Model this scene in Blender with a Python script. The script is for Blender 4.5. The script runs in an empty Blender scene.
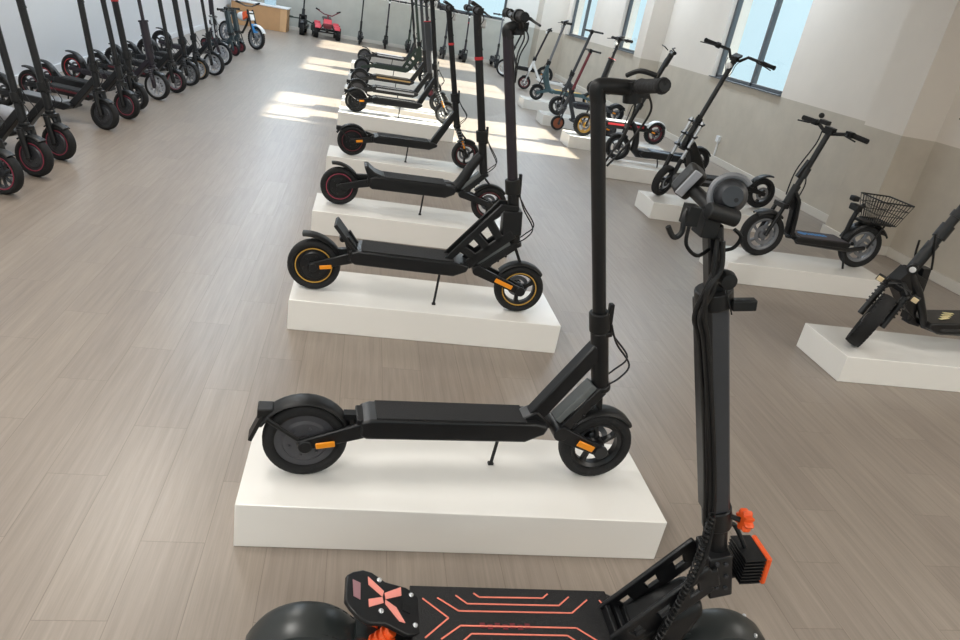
import bpy, bmesh, math, random
from mathutils import Vector as V, Matrix as M4
random.seed(7)
PI = math.pi
sc = bpy.context.scene
COL = sc.collection
R_ = math.radians

# ------------------------------------------------------------------ materials
def lin(c):
    return tuple((x/12.92 if x <= .04045 else ((x+.055)/1.055)**2.4) for x in (v/255 for v in c))

MATS = {}
def mat(name, rgb, rough=.5, metal=0., coat=0., spec=.5, var=.12, scale=30., bump=0., emit=None, rv=.06):
    """rgb in sRGB 0..255; a little noise in colour and roughness"""
    if name in MATS: return MATS[name]
    m = bpy.data.materials.new(name); m.use_nodes = True
    nt = m.node_tree; N = nt.nodes; L = nt.links
    b = N['Principled BSDF']
    c = lin(rgb)
    tc = N.new('ShaderNodeTexCoord'); no = N.new('ShaderNodeTexNoise')
    no.inputs['Scale'].default_value = scale; no.inputs['Detail'].default_value = 3
    L.new(tc.outputs['Object'], no.inputs['Vector'])
    mx = N.new('ShaderNodeMix'); mx.data_type = 'RGBA'
    mx.inputs['A'].default_value = (*[x*(1-var) for x in c], 1)
    mx.inputs['B'].default_value = (*[min(1, x*(1+var)) for x in c], 1)
    L.new(no.outputs['Fac'], mx.inputs['Factor']); L.new(mx.outputs['Result'], b.inputs['Base Color'])
    mr = N.new('ShaderNodeMapRange'); mr.inputs['To Min'].default_value = max(0, rough-rv); mr.inputs['To Max'].default_value = min(1, rough+rv)
    L.new(no.outputs['Fac'], mr.inputs['Value']); L.new(mr.outputs['Result'], b.inputs['Roughness'])
    b.inputs['Metallic'].default_value = metal
    b.inputs['Specular IOR Level'].default_value = spec
    b.inputs['Coat Weight'].default_value = coat; b.inputs['Coat Roughness'].default_value = .12
    if bump:
        bp = N.new('ShaderNodeBump'); bp.inputs['Strength'].default_value = bump; bp.inputs['Distance'].default_value = .004
        L.new(no.outputs['Fac'], bp.inputs['Height']); L.new(bp.outputs['Normal'], b.inputs['Normal'])
    if emit:
        b.inputs['Emission Color'].default_value = (*lin(rgb), 1); b.inputs['Emission Strength'].default_value = emit
    MATS[name] = m
    return m

BLK = mat('black_metal', (18, 19, 21), .38, .0, 0, .42)
PLA = mat('black_plastic', (16, 17, 18), .48, spec=.4)
RUB = mat('rubber', (19, 19, 20), .8, bump=.4, scale=120)
MATB = mat('grip_tape', (27, 27, 28), .85, bump=.5, scale=300)
GRY = mat('dark_grey_metal', (60, 62, 66), .42, .3)
HUB = mat('hub_grey', (74, 74, 78), .55, .2)
MID = mat('mid_grey', (120, 122, 126), .45, .3)
SIL = mat('silver', (200, 202, 205), .3, .7)
WHT = mat('white_plastic', (225, 226, 226), .4)
GLD = mat('gold_stripe', (205, 160, 70), .45, .2)
PNK = mat('pink_stripe', (158, 62, 82), .5)
RED = mat('red_paint', (190, 40, 48), .45)
DRED = mat('dark_red', (104, 34, 44), .5)
ORG = mat('orange_reflector', (250, 152, 22), .35)
ORP = mat('orange_paint', (238, 92, 34), .45)
SAL = mat('salmon_print', (232, 128, 108), .6)
SALL = mat('salmon_light', (240, 152, 140), .5)
AMB = mat('amber_lens', (225, 205, 165), .3)
BLU = mat('blue_print', (60, 128, 190), .6)
BLUP = mat('blue_paint', (60, 140, 205), .45)
TEAL = mat('teal_paint', (66, 92, 98), .45)
GDK = mat('green_black', (46, 58, 48), .5)
YEL = mat('yellow_board', (205, 165, 60), .5)
LGR = mat('light_grey_panel', (168, 170, 176), .4)
BRN = mat('brown_mat', (98, 88, 70), .7)
PUR = mat('purple_black', (32, 24, 34), .42)
LNK = mat('link_grey', (104, 108, 108), .45)
LOGO = mat('cream_print', (215, 200, 150), .6)
PLAT = mat('white_lacquer', (240, 238, 233), .26, 0, .2, .5, var=.015, scale=2, rv=.01)

def nmix(nt, fac, a, b, t='MIX'):
    x = nt.nodes.new('ShaderNodeMix'); x.data_type = 'RGBA'; x.blend_type = t
    for k, s in (('Factor', fac), ('A', a), ('B', b)):
        if isinstance(s, (int, float)): x.inputs[k].default_value = s
        elif isinstance(s, tuple): x.inputs[k].default_value = (*s[:3], 1)
        else: nt.links.new(s, x.inputs[k])
    return x.outputs['Result']

def floor_mat():
    m = bpy.data.materials.new('floor_planks'); m.use_nodes = True
    nt = m.node_tree; N = nt.nodes; L = nt.links; b = N['Principled BSDF']
    tc = N.new('ShaderNodeTexCoord'); sx = N.new('ShaderNodeSeparateXYZ'); L.new(tc.outputs['Object'], sx.inputs[0])
    def mth(op, x, y=None, z=None):
        n = N.new('ShaderNodeMath'); n.operation = op
        for i, q in enumerate((x, y, z)):
            if q is None: continue
            if isinstance(q, (int, float)): n.inputs[i].default_value = q
            else: L.new(q, n.inputs[i])
        return n.outputs[0]
    PWD, STEP, PLEN = .175, .28, .84
    rv = mth('DIVIDE', mth('ADD', sx.outputs['X'], .67), PWD); row = mth('FLOOR', rv)
    sv = mth('DIVIDE', mth('SUBTRACT', mth('SUBTRACT', sx.outputs['Y'], 1.36), mth('MULTIPLY', row, STEP)), PLEN); pid = mth('FLOOR', sv)
    fr_ = mth('SUBTRACT', rv, row); fs_ = mth('SUBTRACT', sv, pid)
    er = mth('MULTIPLY', mth('MINIMUM', fr_, mth('SUBTRACT', 1, fr_)), PWD); es = mth('MULTIPLY', mth('MINIMUM', fs_, mth('SUBTRACT', 1, fs_)), PLEN)
    seam = mth('LESS_THAN', mth('MINIMUM', er, es), .0011)
    idv = N.new('ShaderNodeCombineXYZ'); L.new(row, idv.inputs[0]); L.new(pid, idv.inputs[1])
    wn = N.new('ShaderNodeTexWhiteNoise'); wn.noise_dimensions = '2D'; L.new(idv.outputs[0], wn.inputs['Vector'])
    plank = nmix(nt, wn.outputs['Value'], lin((138, 127, 117)), lin((145, 134, 123)))
    base_col = nmix(nt, seam, plank, lin((122, 111, 101)))
    cb = N.new('ShaderNodeCombineXYZ'); L.new(mth('ADD', sx.outputs['Y'], mth('MULTIPLY', wn.outputs['Value'], 7.0)), cb.inputs['X']); L.new(sx.outputs['X'], cb.inputs['Y'])
    # grain: noise stretched along the planks
    mp = N.new('ShaderNodeMapping'); mp.inputs['Scale'].default_value = (1.3, 26, 1); L.new(cb.outputs[0], mp.inputs['Vector'])
    n1 = N.new('ShaderNodeTexNoise'); n1.inputs['Scale'].default_value = 1.6; n1.inputs['Detail'].default_value = 6; n1.inputs['Roughness'].default_value = .65
    L.new(mp.outputs[0], n1.inputs['Vector'])
    mp2 = N.new('ShaderNodeMapping'); mp2.inputs['Scale'].default_value = (3, 160, 1); L.new(cb.outputs[0], mp2.inputs['Vector'])
    n2 = N.new('ShaderNodeTexNoise'); n2.inputs['Scale'].default_value = 1.2; n2.inputs['Detail'].default_value = 3
    L.new(mp2.outputs[0], n2.inputs['Vector'])
    r1 = N.new('ShaderNodeMapRange'); r1.inputs['From Min'].default_value = .3; r1.inputs['From Max'].default_value = .7
    r1.inputs['To Min'].default_value = .86; r1.inputs['To Max'].default_value = 1.14; L.new(n1.outputs['Fac'], r1.inputs['Value'])
    r2 = N.new('ShaderNodeMapRange'); r2.inputs['From Min'].default_value = .3; r2.inputs['From Max'].default_value = .7
    r2.inputs['To Min'].default_value = .94; r2.inputs['To Max'].default_value = 1.06; L.new(n2.outputs['Fac'], r2.inputs['Value'])
    mu = N.new('ShaderNodeMath'); mu.operation = 'MULTIPLY'; L.new(r1.outputs[0], mu.inputs[0]); L.new(r2.outputs[0], mu.inputs[1])
    vm = N.new('ShaderNodeVectorMath'); vm.operation = 'SCALE'; L.new(base_col, vm.inputs[0]); L.new(mu.outputs[0], vm.inputs['Scale'])
    L.new(vm.outputs[0], b.inputs['Base Color'])
    b.inputs['Roughness'].default_value = .36; b.inputs['Specular IOR Level'].default_value = .6
    bp = N.new('ShaderNodeBump'); bp.inputs['Strength'].default_value = .08; bp.inputs['Distance'].default_value = .002
    L.new(n2.outputs['Fac'], bp.inputs['Height']); L.new(bp.outputs[0], b.inputs['Normal'])
    return m

def wall_mat(name, upper, lower, zline):
    """two-tone paint: mottled grey dado under zline (object space = world), pale plaster above"""
    m = bpy.data.materials.new(name); m.use_nodes = True
    nt = m.node_tree; N = nt.nodes; L = nt.links; b = N['Principled BSDF']
    tc = N.new('ShaderNodeTexCoord'); sx = N.new('ShaderNodeSeparateXYZ'); L.new(tc.outputs['Object'], sx.inputs[0])
    no = N.new('ShaderNodeTexNoise'); no.inputs['Scale'].default_value = 3.2; no.inputs['Detail'].default_value = 6; no.inputs['Roughness'].default_value = .6
    L.new(tc.outputs['Object'], no.inputs['Vector'])
    mr = N.new('ShaderNodeMapRange'); mr.inputs['From Min'].default_value = .3; mr.inputs['From Max'].default_value = .7; L.new(no.outputs['Fac'], mr.inputs['Value'])
    lo = nmix(nt, mr.outputs[0], tuple(x*.93 for x in lin(lower)), tuple(min(1, x*1.07) for x in lin(lower)))
    up = nmix(nt, mr.outputs[0], tuple(x*.98 for x in lin(upper)), tuple(min(1, x*1.02) for x in lin(upper)))
    gt = N.new('ShaderNodeMath'); gt.operation = 'GREATER_THAN'; gt.inputs[1].default_value = zline; L.new(sx.outputs['Z'], gt.inputs[0])
    L.new(nmix(nt, gt.outputs[0], lo, up), b.inputs['Base Color'])
    b.inputs['Roughness'].default_value = .7; b.inputs['Specular IOR Level'].default_value = .3
    return m

def glass_mat():
    m = bpy.data.materials.new('window_glass'); m.use_nodes = True
    nt = m.node_tree; N = nt.nodes; L = nt.links
    for n in list(N):
        if n.type != 'OUTPUT_MATERIAL': N.remove(n)
    out = N['Material Output']
    tr = N.new('ShaderNodeBsdfTransparent'); tr.inputs[0].default_value = (.97, .99, .99, 1)
    gl = N.new('ShaderNodeBsdfGlossy'); gl.inputs['Roughness'].default_value = .03
    fr = N.new('ShaderNodeLayerWeight'); fr.inputs['Blend'].default_value = .5
    pw = N.new('ShaderNodeMath'); pw.operation = 'POWER'; pw.inputs[1].default_value = 4; L.new(fr.outputs['Facing'], pw.inputs[0])
    ml = N.new('ShaderNodeMath'); ml.operation = 'MULTIPLY_ADD'; ml.inputs[1].default_value = .35; ml.inputs[2].default_value = .02; L.new(pw.outputs[0], ml.inputs[0])
    mx = N.new('ShaderNodeMixShader'); L.new(ml.outputs[0], mx.inputs[0]); L.new(tr.outputs[0], mx.inputs[1]); L.new(gl.outputs[0], mx.inputs[2])
    L.new(mx.outputs[0], out.inputs[0])
    return m

# ------------------------------------------------------------------ mesh builder
class MB:
    def __init__(s): s.v = []; s.f = []
    def add(s, vs, fs):
        o = len(s.v); s.v += [V(p) for p in vs]; s.f += [tuple(i+o for i in f) for f in fs]; return s
    def box(s, c, d, rot=None):
        c = V(c); vs = []
        for x in (-.5, .5):
            for y in (-.5, .5):
                for z in (-.5, .5):
                    p = V((x*d[0], y*d[1], z*d[2]))
                    if rot is not None: p = rot @ p
                    vs.append(c+p)
        return s.add(vs, [(0, 1, 3, 2), (4, 6, 7, 5), (0, 4, 5, 1), (2, 3, 7, 6), (0, 2, 6, 4), (1, 5, 7, 3)])
    def bar(s, p, q, w, h, h2=None):
        """rectangular bar from p to q; w across, h in the plane of the bar and the vertical; tapers to h2"""
        p, q = V(p), V(q); d = (q-p).normalized()
        up = V((0, 0, 1)) if abs(d.z) < .98 else V((1, 0, 0))
        a = d.cross(up).normalized(); u = a.cross(d).normalized()
        h2 = h if h2 is None else h2
        l1 = [p+a*sx*w/2+u*sz*h/2 for sx, sz in ((-1, -1), (1, -1), (1, 1), (-1, 1))]
        l2 = [q+a*sx*w/2+u*sz*h2/2 for sx, sz in ((-1, -1), (1, -1), (1, 1), (-1, 1))]
        return s.loft([l1, l2])
    def loft(s, loops, cap=True, closed=False):
        n = len(loops[0]); vs = [p for l in loops for p in l]; fs = []
        k = len(loops)
        for i in range(k if closed else k-1):
            j = (i+1) % k
            for a in range(n):
                b = (a+1) % n
                fs.append((i*n+a, i*n+b, j*n+b, j*n+a))
        if cap and not closed:
            fs.append(tuple(range(n))[::-1]); fs.append(tuple((k-1)*n+a for a in range(n)))
        return s.add(vs, fs)
    def tube(s, pts, r, n=10, closed=False):
        pts = [V(p) for p in pts]; k = len(pts); rr = r if isinstance(r, (list, tuple)) else [r]*k
        loops = []; ref = None
        for i, p in enumerate(pts):
            if closed: d = pts[(i+1) % k]-pts[i-1]
            else: d = pts[min(i+1, k-1)]-pts[max(i-1, 0)]
            d.normalize()
            if ref is None:
                ref = d.cross(V((0, 1, 0)) if abs(d.y) < .9 else V((1, 0, 0))).normalized()
            else:
                ref = (ref-d*ref.dot(d)); ref.normalize()
            b = d.cross(ref)
            loops.append([p+(ref*math.cos(2*PI*a/n)+b*math.sin(2*PI*a/n))*rr[i] for a in range(n)])
        return s.loft(loops, True, closed)
    def stube(s, pts, r, n=8, k=6):
        pts = [V(p) for p in pts]; out = []
        for i in range(len(pts)-1):
            p0, p1, p2, p3 = pts[max(i-1, 0)], pts[i], pts[i+1], pts[min(i+2, len(pts)-1)]
            for j in range(k):
                t = j/k; out.append(.5*((2*p1)+(p2-p0)*t+(2*p0-5*p1+4*p2-p3)*t*t+(3*p1-p0-3*p2+p3)*t**3))
        return s.tube(out+[pts[-1]], r, n)
    def lathe(s, prof, n=32, c=(0, 0, 0), closed=False):
        """prof: (radius, y); spun about the y axis through c"""
        c = V(c); loops = [[c+V((r*math.cos(2*PI*a/n), y, r*math.sin(2*PI*a/n))) for a in range(n)] for r, y in prof]
        return s.loft(loops, True, closed)
    def lathez(s, prof, n=16, c=(0, 0, 0), rot=None):
        c = V(c); rot = rot or M4.Identity(3)
        return s.loft([[c+rot @ V((r*math.cos(2*PI*a/n), r*math.sin(2*PI*a/n), z)) for a in range(n)] for r, z in prof])
    def prism(s, poly, y0, y1):
        return s.loft([[V((x, y0, z)) for x, z in poly], [V((x, y1, z)) for x, z in poly]])
    def ball(s, c, r, n=10):
        r = (r, r, r) if isinstance(r, (int, float)) else r; c = V(c)
        loops = []
        for i in range(n//2+1):
            t = PI*(i+.02)/(n//2+.04)
            loops.append([c+V((r[0]*math.sin(t)*math.cos(2*PI*a/n), r[1]*math.sin(t)*math.sin(2*PI*a/n), r[2]*math.cos(t))) for a in range(n)])
        return s.loft(loops)
    def arc(s, c, ra, W, a0, a1, th=.006, drop=.018, n=14, tip=0.):
        """mudguard: curved shell of radius ra about the y axis at c, from angle a0 to a1 (degrees from +x towards +z)"""
        c = V(c); loops = []
        cs = [(-1, -drop), (-.85, -drop*.35), (-.45, 0), (.45, 0), (.85, -drop*.35), (1, -drop)]
        cs = [(u*W/2, e) for u, e in cs]+[(u*(W/2-th), e-th) for u, e in cs[::-1]]
        for i in range(n+1):
            t = R_(a0+(a1-a0)*i/n); e2 = tip*(i/n)**2
            loops.append([c+V(((ra+e+e2)*math.cos(t), y, (ra+e+e2)*math.sin(t))) for y, e in cs])
        return s.loft(loops)
    def xf(s, m): s.v = [m @ p for p in s.v]; return s
    def mesh(s, name):
        me = bpy.data.meshes.new(name); me.from_pydata([tuple(p) for p in s.v], [], s.f)
        bm = bmesh.new(); bm.from_mesh(me); bmesh.ops.recalc_face_normals(bm, faces=bm.faces); bm.to_mesh(me); bm.free()
        me.polygons.foreach_set('use_smooth', [True]*len(me.polygons))
        me.set_sharp_from_angle(angle=R_(38))
        return me
    def build(s, name, m, parent=None, bevel=0., seg=2, label=None):
        o = bpy.data.objects.new(name, s.mesh(name)); COL.objects.link(o)
        o.data.materials.append(m)
        if parent is not None: o.parent = parent
        if bevel:
            b = o.modifiers.new('bevel', 'BEVEL'); b.width = bevel; b.segments = seg; b.limit_method = 'ANGLE'; b.angle_limit = R_(40)
            b.harden_normals = False
        if label: o['label'] = label
        return o

def child(name, mesh, parent, m=None):
    o = bpy.data.objects.new(name, mesh); COL.objects.link(o); o.parent = parent
    if m is not None and not mesh.materials: mesh.materials.append(m)
    return o

def thing(name, label, cat, loc=(0, 0, 0), rz=0., group=None):
    o = bpy.data.objects.new(name, None); COL.objects.link(o); o.empty_display_size = .1
    o.location = loc; o.rotation_euler = (0, 0, rz); o['label'] = label; o['category'] = cat
    if group: o['group'] = group
    return o
def tag(o, label, cat, group=None):
    o['label'] = label; o['category'] = cat
    if group: o['group'] = group
    return o
def struct(o): o['kind'] = 'structure'; return o

# ------------------------------------------------------------------ wheels
WC = {}
def wheel_meshes(R, W, rim, stripe, knob, rimmat, n=40):
    key = (R, W, rim, stripe, knob, rimmat)
    if key in WC: return WC[key]
    out = {}
    t = R*.30 if rim != 'spoke' else R*.24
    rr = R-t
    tire = MB(); prof = []
    for i in range(14):
        a = 2*PI*i/14; ca, sa = math.cos(a), math.sin(a)
        prof.append((R-t/2+(t/2)*math.copysign(abs(ca)**.75, ca), (W/2)*math.copysign(abs(sa)**.75, sa)))
    tire.lathe(prof, n, closed=True)
    if knob:
        k = 34
        for i in range(k):
            for row, y in ((0, -.36), (1, 0), (2, .36)):
                a = 2*PI*(i+.5*(row % 2))/k
                rot = M4.Rotation(-a, 3, 'Y')
                tire.box((math.cos(a)*(R*.952 if row == 1 else R*.935), y*W, math.sin(a)*(R*.952 if row == 1 else R*.935)), (.010, W*.26, R*.1), rot)
    out['wheel'] = (tire.mesh('wheel'), RUB)
    m = MB()
    if rim == 'hub':
        m.lathe([(.012, W*.36), (.25*rr, W*.36), (.30*rr, W*.44), (.72*rr, W*.42), (.80*rr, W*.30), (rr*1.03, W*.30), (rr*1.03, -W*.30), (.80*rr, -W*.30), (.72*rr, -W*.42), (.30*rr, -W*.44), (.25*rr, -W*.36), (.012, -W*.36)], n)
        for i in range(6):
            a = 2*PI*i/6+.3
            for sg in (-1, 1): m.ball((.55*rr*math.cos(a), sg*W*.435, .55*rr*math.sin(a)), .005, 8)
    else:
        m.lathe([(rr*1.03, -W*.32), (rr*.96, -W*.34), (rr*.84, -W*.2), (rr*.84, W*.2), (rr*.96, W*.34), (rr*1.03, W*.32)], n, closed=True)
        m.lathe([(.012, W*.5), (.26*rr, W*.46), (.30*rr, W*.3), (.30*rr, -W*.3), (.26*rr, -W*.46), (.012, -W*.5)], 20)
        ns, wd = {'star': (5, .16), 'tri': (3, .26), 'spoke': (10, .06)}[rim]
        for i in range(ns):
            a = 2*PI*i/ns+.35; prev = None
            for k in range(4):
                r0 = rr*(.26+.60*k/3); aa = a+.22*(k/3)
                w = rr*wd*(1.25-.5*math.sin(PI*k/3))*.5
                d = V((math.cos(aa), 0, math.sin(aa))); e = V((-math.sin(aa), 0, math.cos(aa)))
                lp = [d*r0+e*w*sx+V((0, sy*W*.16, 0)) for sx, sy in ((-1, -1), (1, -1), (1, 1), (-1, 1))]
                if prev: m.loft([prev, lp])
                prev = lp
    out['rim'] = (m.mesh('rim'), rimmat)
    if rim != 'hub':
        d = MB(); d.lathe([(rr*.62, W*.42), (rr*.62, W*.47), (rr*.40, W*.47), (rr*.40, W*.42)], 28, closed=True)
        out['brake_disc'] = (d.mesh('brake_disc'), SIL if rim == 'spoke' else MID)
    if stripe:
        d = MB()
        for sg in (-1, 1):
            d.lathe([(rr*1.00, sg*W*.36), (rr*1.00, sg*W*.42), (rr*.945, sg*W*.42), (rr*.945, sg*W*.36)], n, closed=True)
        out['rim_stripe'] = (d.mesh('rim_stripe'), stripe)
    for k, (me, mm) in out.items(): me.materials.append(mm)
    WC[key] = out
    return out

def wheel(parent, c, R=.125, W=.06, rim='star', stripe=None, knob=False, rimmat=None, m=None):
    ms = wheel_meshes(R, W, rim, stripe, knob, rimmat or (HUB if rim == 'hub' else BLK))
    w = child('wheel', ms['wheel'][0], parent)
    T = M4.Translation(V(c))
    w.matrix_basis = (m @ T) if m is not None else T
    for k in ('rim', 'rim_stripe', 'brake_disc'):
        if k in ms: child(k, ms[k][0], w)
    return w

# ------------------------------------------------------------------ scooters
def lerp(a, b, t): return (a[0]+(b[0]-a[0])*t, a[1]+(b[1]-a[1])*t)

def scooter(label, rear, yaw, z=0., name='electric_scooter', group=None, wb=.95, R=.125, W=.06,
            rear_rim='hub', front_rim='star', rear_stripe=None, front_stripe=None, rear_rimmat=None, front_rimmat=None, knob=False,
            deck=(.145, .745, .18, .25, .085), deckmat=MATB, body=BLK, neck='box', fork='link', hb=(.906, .345), ht=(.666, 1.242), sr=.021,
            stem='round', head=.22, steer=0., lean=0., barw=.27, bar='straight', grips=True, fender=True, frontfender=True, rfend='long', kick=.5,
            reflect=True, collar=None, stem_mat=None, footrest=False, latch=True, cable=True, mats_line=None, lamp=True, display=True, plate=False,
            deck_side=None, bent=False, swing=True, fmat=None, colz=.5, kside=-1, arm=(0, 0), legr=.013, hump=False, rise=None, roll=0., levers=True):
    """rear: world (x, y) under the back axle; yaw: heading in degrees from +x. Everything below is in the scooter's own frame."""
    t = thing(name, label, 'scooter', (rear[0], rear[1], z), R_(yaw), group)
    t.rotation_euler.x = R_(lean)
    stem_mat = stem_mat or body
    ax = V((hb[0]-ht[0], 0, hb[1]-ht[1])).normalized()
    P = lambda q, y=0: V((q[0], y, q[1]))
    S = M4.Translation(P(hb)) @ M4.Rotation(R_(-steer), 4, ax) @ M4.Translation(-P(hb))
    x0, x1, z0, z1, hw = deck
    # --- deck
    d = MB()
    prof = [(x0, z0+.012), (x0+.02, z0), (x1-.06, z0), (x1, z0+.03), (x1+.01, z1-.012), (x1-.03, z1), (x0+.03, z1), (x0, z1-.012)]
    d.prism(prof, -hw, hw)
    dk = d.build('deck', body, t, .008, 3)
    g = MB(); g.box(((x0+x1)/2-.01, 0, z1+.002), (x1-x0-.11, hw*1.8, .006)); g.build('deck_mat', deckmat, dk, .002)
    if deck_side is not None:
        g = MB()
        for sg in (-1, 1): g.box(((x0+x1)/2, sg*hw, (z0+z1)/2+.012), (x1-x0-.10, .006, (z1-z0)*.28))
        g.build('side_trim', deck_side, dk)
    if mats_line is not None:
        g = MB()
        for sg in (-1, 1): g.box(((x0+x1)/2-.01, sg*hw*.8, z1+.006), (x1-x0-.14, .006, .002))
        g.build('mat_stripe', mats_line, dk)
    if hump:
        g = MB(); g.prism([(x0-.045, z1+.055), (x0-.02, z1+.060), (x0+.03, z1+.022), (x0+.12, z1-.002), (x0+.0, z1-.05), (x0-.02, z1+.0)], -hw*.8, hw*.8); g.build('deck_kick', body, dk, .008)
    # --- rear arms
    ya = W/2+.014
    if swing:
        a = MB()
        for sg in (-1, 1):
            a.bar((-.018, sg*ya, R), (x0+.05, sg*min(ya, hw-.02), (z0+z1)/2), .016, .038, .055)
            a.lathe([(.001, 0), (.022, 0), (.022, sg*.016), (.001, sg*.016)], 14, (0, sg*(ya-.004), R))
        a.box((x0+.012, 0, (z0+z1)/2), (.05, hw*1.5, (z1-z0)*.75))
        sw = a.build('swingarm', body, t, .004)
        if reflect:
            for sg in (-1, 1):
                g = MB(); p0 = V((.03, sg*(ya+.010), R+.006)); p1 = V((.085, sg*(ya+.010), R+.016)); g.bar(p0, p1, .006, .02); g.build('reflector', ORG, sw, .003)
    wheel(t, (0, 0, R), R, W, rear_rim, rear_stripe, knob, rear_rimmat)
    if fender:
        f = MB()
        if rfend == 'long': f.arc((0, 0, R), R+.012, W+.004, 22, 158, drop=.008, tip=.012)
        elif rfend == 'flip': f.arc((0, 0, R), R+.014, W+.012, 32, 112, drop=.010, tip=.030)
        else: f.arc((0, 0, R), R+.014, W+.022, 40, 140)
        f.bar((x0+.03, 0, z1-.02), ((R+.01)*math.cos(R_(38)), 0, R+(R+.01)*math.sin(R_(38))), .03, .02)
        fo = f.build('fender', fmat or PLA, t)
        if rfend == 'long':
            g = MB(); g.box((-.118, 0, R+.093), (.045, .05, .032))
            for sg in (-1, 1): g.bar((-.01, sg*(W/2+.012), R+.01), (-.115, sg*(W/2+.006), R+.085), .008, .014)
            g.build('tail_light', PLA, fo, .004)
            if plate:
                g = MB(); g.bar((-.125, 0, R+.085), (-.158, 0, R+.0), .055, .012); g.build('plate_holder', PLA, fo, .003)
    if footrest:
        f = MB(); f.bar((x0+.03, 0, z1-.03), (x0-.085, 0, z1+.105), .13, .018); f.bar((x0+.02, .045, z0+.03), (x0-.03, .045, z1+.05), .014, .06, .03); f.bar((x0+.02, -.045, z0+.03), (x0-.03, -.045, z1+.05), .014, .06, .03); f.tube([(x0-.045, -.03, z1+.03), (x0-.05, .03, z1+.03)], .016, 10)
        fr = f.build('footrest', body, t, .004)
    # --- neck and head tube
    h1 = lerp(hb, ht, head)
    n = MB()
    if neck == 'box':
        a, b = (x1-.035, z1-.02), lerp(hb, h1, .72)
        n.bar(P((a[0]-.015, a[1]-.01)), (b[0]-.005, 0, b[1]), .046, .052, .05)
        n.prism([(x1-.085, z1-.002), (x1-.03, z1+.03), (x1+.03, z1-.02), (x1-.0, z0+.02), (x1-.05, z0+.02)], -.03, .03)
    elif neck == 'truss':
        b = lerp(hb, h1, .75); lo = (x1-.02, z1-.03); lo2 = (x1+.075, z0+.015); b2 = lerp(hb, h1, .1)
        for sg in (-1, 1):
            y = sg*.038
            n.bar(P((x1-.10, z1-.01), y), P((b[0]-.055, b[1]+.0), y), .010, .034)
            n.bar(P((x1-.0, z1-.02), y), P((b2[0]-.02, b2[1]+.04), y), .010, .05)
            n.bar(P((b[0]-.07, b[1]+.0), y), P((b[0]+.02, b[1]), y), .010, .03)
            for k in (.22, .48, .74):
                q = lerp((x1-.085, z1), (b[0]-.055, b[1]), k); w = lerp((x1-.0, z1-.02), (b2[0]-.02, b2[1]+.04), k)
                n.bar(P(q, y), P(w, y), .010, .040)
        n.bar(P((b2[0]-.08, (b2[1]+b[1])/2)), P((b2[0]+.012, (b2[1]+b[1])/2+.012)), .085, .12)
    elif neck == 'curve':
        b = lerp(hb, h1, .6)
        pts = [(x1-.06, z1-.035), (x1+.015, z1-.02), (x1+.06, z1+.05), (x1+.075+.25*(b[0]-x1-.075), z1+.13), (b[0]-.01, b[1])]
        sm = []
        for i in range(len(pts)-1):
            for k in range(4):
                tt = k/4; p0 = pts[max(i-1, 0)]; p1 = pts[i]; p2 = pts[i+1]; p3 = pts[min(i+2, len(pts)-1)]
                sm.append(tuple(.5*((2*p1[j])+(-p0[j]+p2[j])*tt+(2*p0[j]-5*p1[j]+4*p2[j]-p3[j])*tt**2+(-p0[j]+3*p1[j]-3*p2[j]+p3[j])*tt**3) for j in (0, 1)))
        sm.append(pts[-1])
        n.tube([P(q) for q in sm], [.042-.010*i/len(sm) for i in range(len(sm))], 12)
    else:      # 'fold': one straight 45 degree tube to a short head tube
        b = lerp(hb, h1, .55)
        n.bar(P((x1-.03, z1-.025)), P((b[0]-.005, b[1])), .05, .06, .05)
    n.tube([P(hb), P(h1)], .028, 16)
    n.tube([P(lerp(hb, ht, -.012)), P(lerp(hb, ht, .012))], .034, 16)
    nk = n.build('neck', body, t, .005)
    # --- fork
    fx, fz = wb, R
    f = MB(); yf = W/2+.016
    if fork == 'link':
        pv = (x1+.06, z0+.03)
        for sg in (-1, 1):
            f.bar(P(lerp(hb, ht, -.0), sg*.026), P(pv, sg*.034), .012, .034)
            f.bar(P(pv, sg*.040), P((fx, fz), sg*yf), .018, .05, .036)
            f.lathe([(.001, 0), (.024, 0), (.024, sg*.014), (.001, sg*.014)], 14, (fx, sg*yf, fz))
        f.lathe([(.001, -.05), (.026, -.05), (.026, .05), (.001, .05)], 14, (pv[0], 0, pv[1]))
        for k in (.3, .5, .7):
            q = lerp(hb, pv, k); f.ball((q[0]+.01, -.035, q[1]-.012), .007, 8)
        f.xf(S); fo = f.build('fork', body, t, .004)
        g = MB(); a = lerp(hb, pv, .06); b = lerp(hb, pv, .92)
        g.bar(P((a[0]-.022, a[1]+.020)), P((b[0]-.022, b[1]+.020)), .050, .026); g.xf(S).build('link_plate', LNK, fo, .003)
        if reflect:
            for sg in (-1, 1):
                g = MB(); a = lerp(pv, (fx, fz), .40); b = lerp(pv, (fx, fz), .80)
                g.bar(P(a, sg*(yf+.011)), P(b, sg*(yf+.011)), .006, .022); g.xf(S); g.build('reflector', ORG, fo, .004)
    elif fork == 'dual':
        q = lerp(hb, ht, .30); off = .058
        for sg in (-1, 1):
            f.tube([P((fx, fz), sg*off), P(lerp((fx, fz), (hb[0]+.01, hb[1]), .75), sg*off)], .021, 12)
        for k in (.03, .16, .30):
            qq = lerp(hb, ht, k); f.box(P((qq[0]+.012, qq[1])), (.045, 2*off+.05, .014), M4.Rotation(math.atan2(ax.x, -ax.z), 3, 'Y'))
        f.xf(S); fo = f.build('fork', body, t, .003)
        g = MB(); tp = lerp(hb, ht, .33)
        for sg in (-1, 1): g.tube([P(lerp((fx, fz), (hb[0]+.01, hb[1]), .75), sg*off), P((tp[0]+.015, tp[1]), sg*off)], .015, 12)
        g.xf(S); g.build('fork_tube', SIL, fo)
    else:      # straight legs, with spring boots when asked
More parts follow.
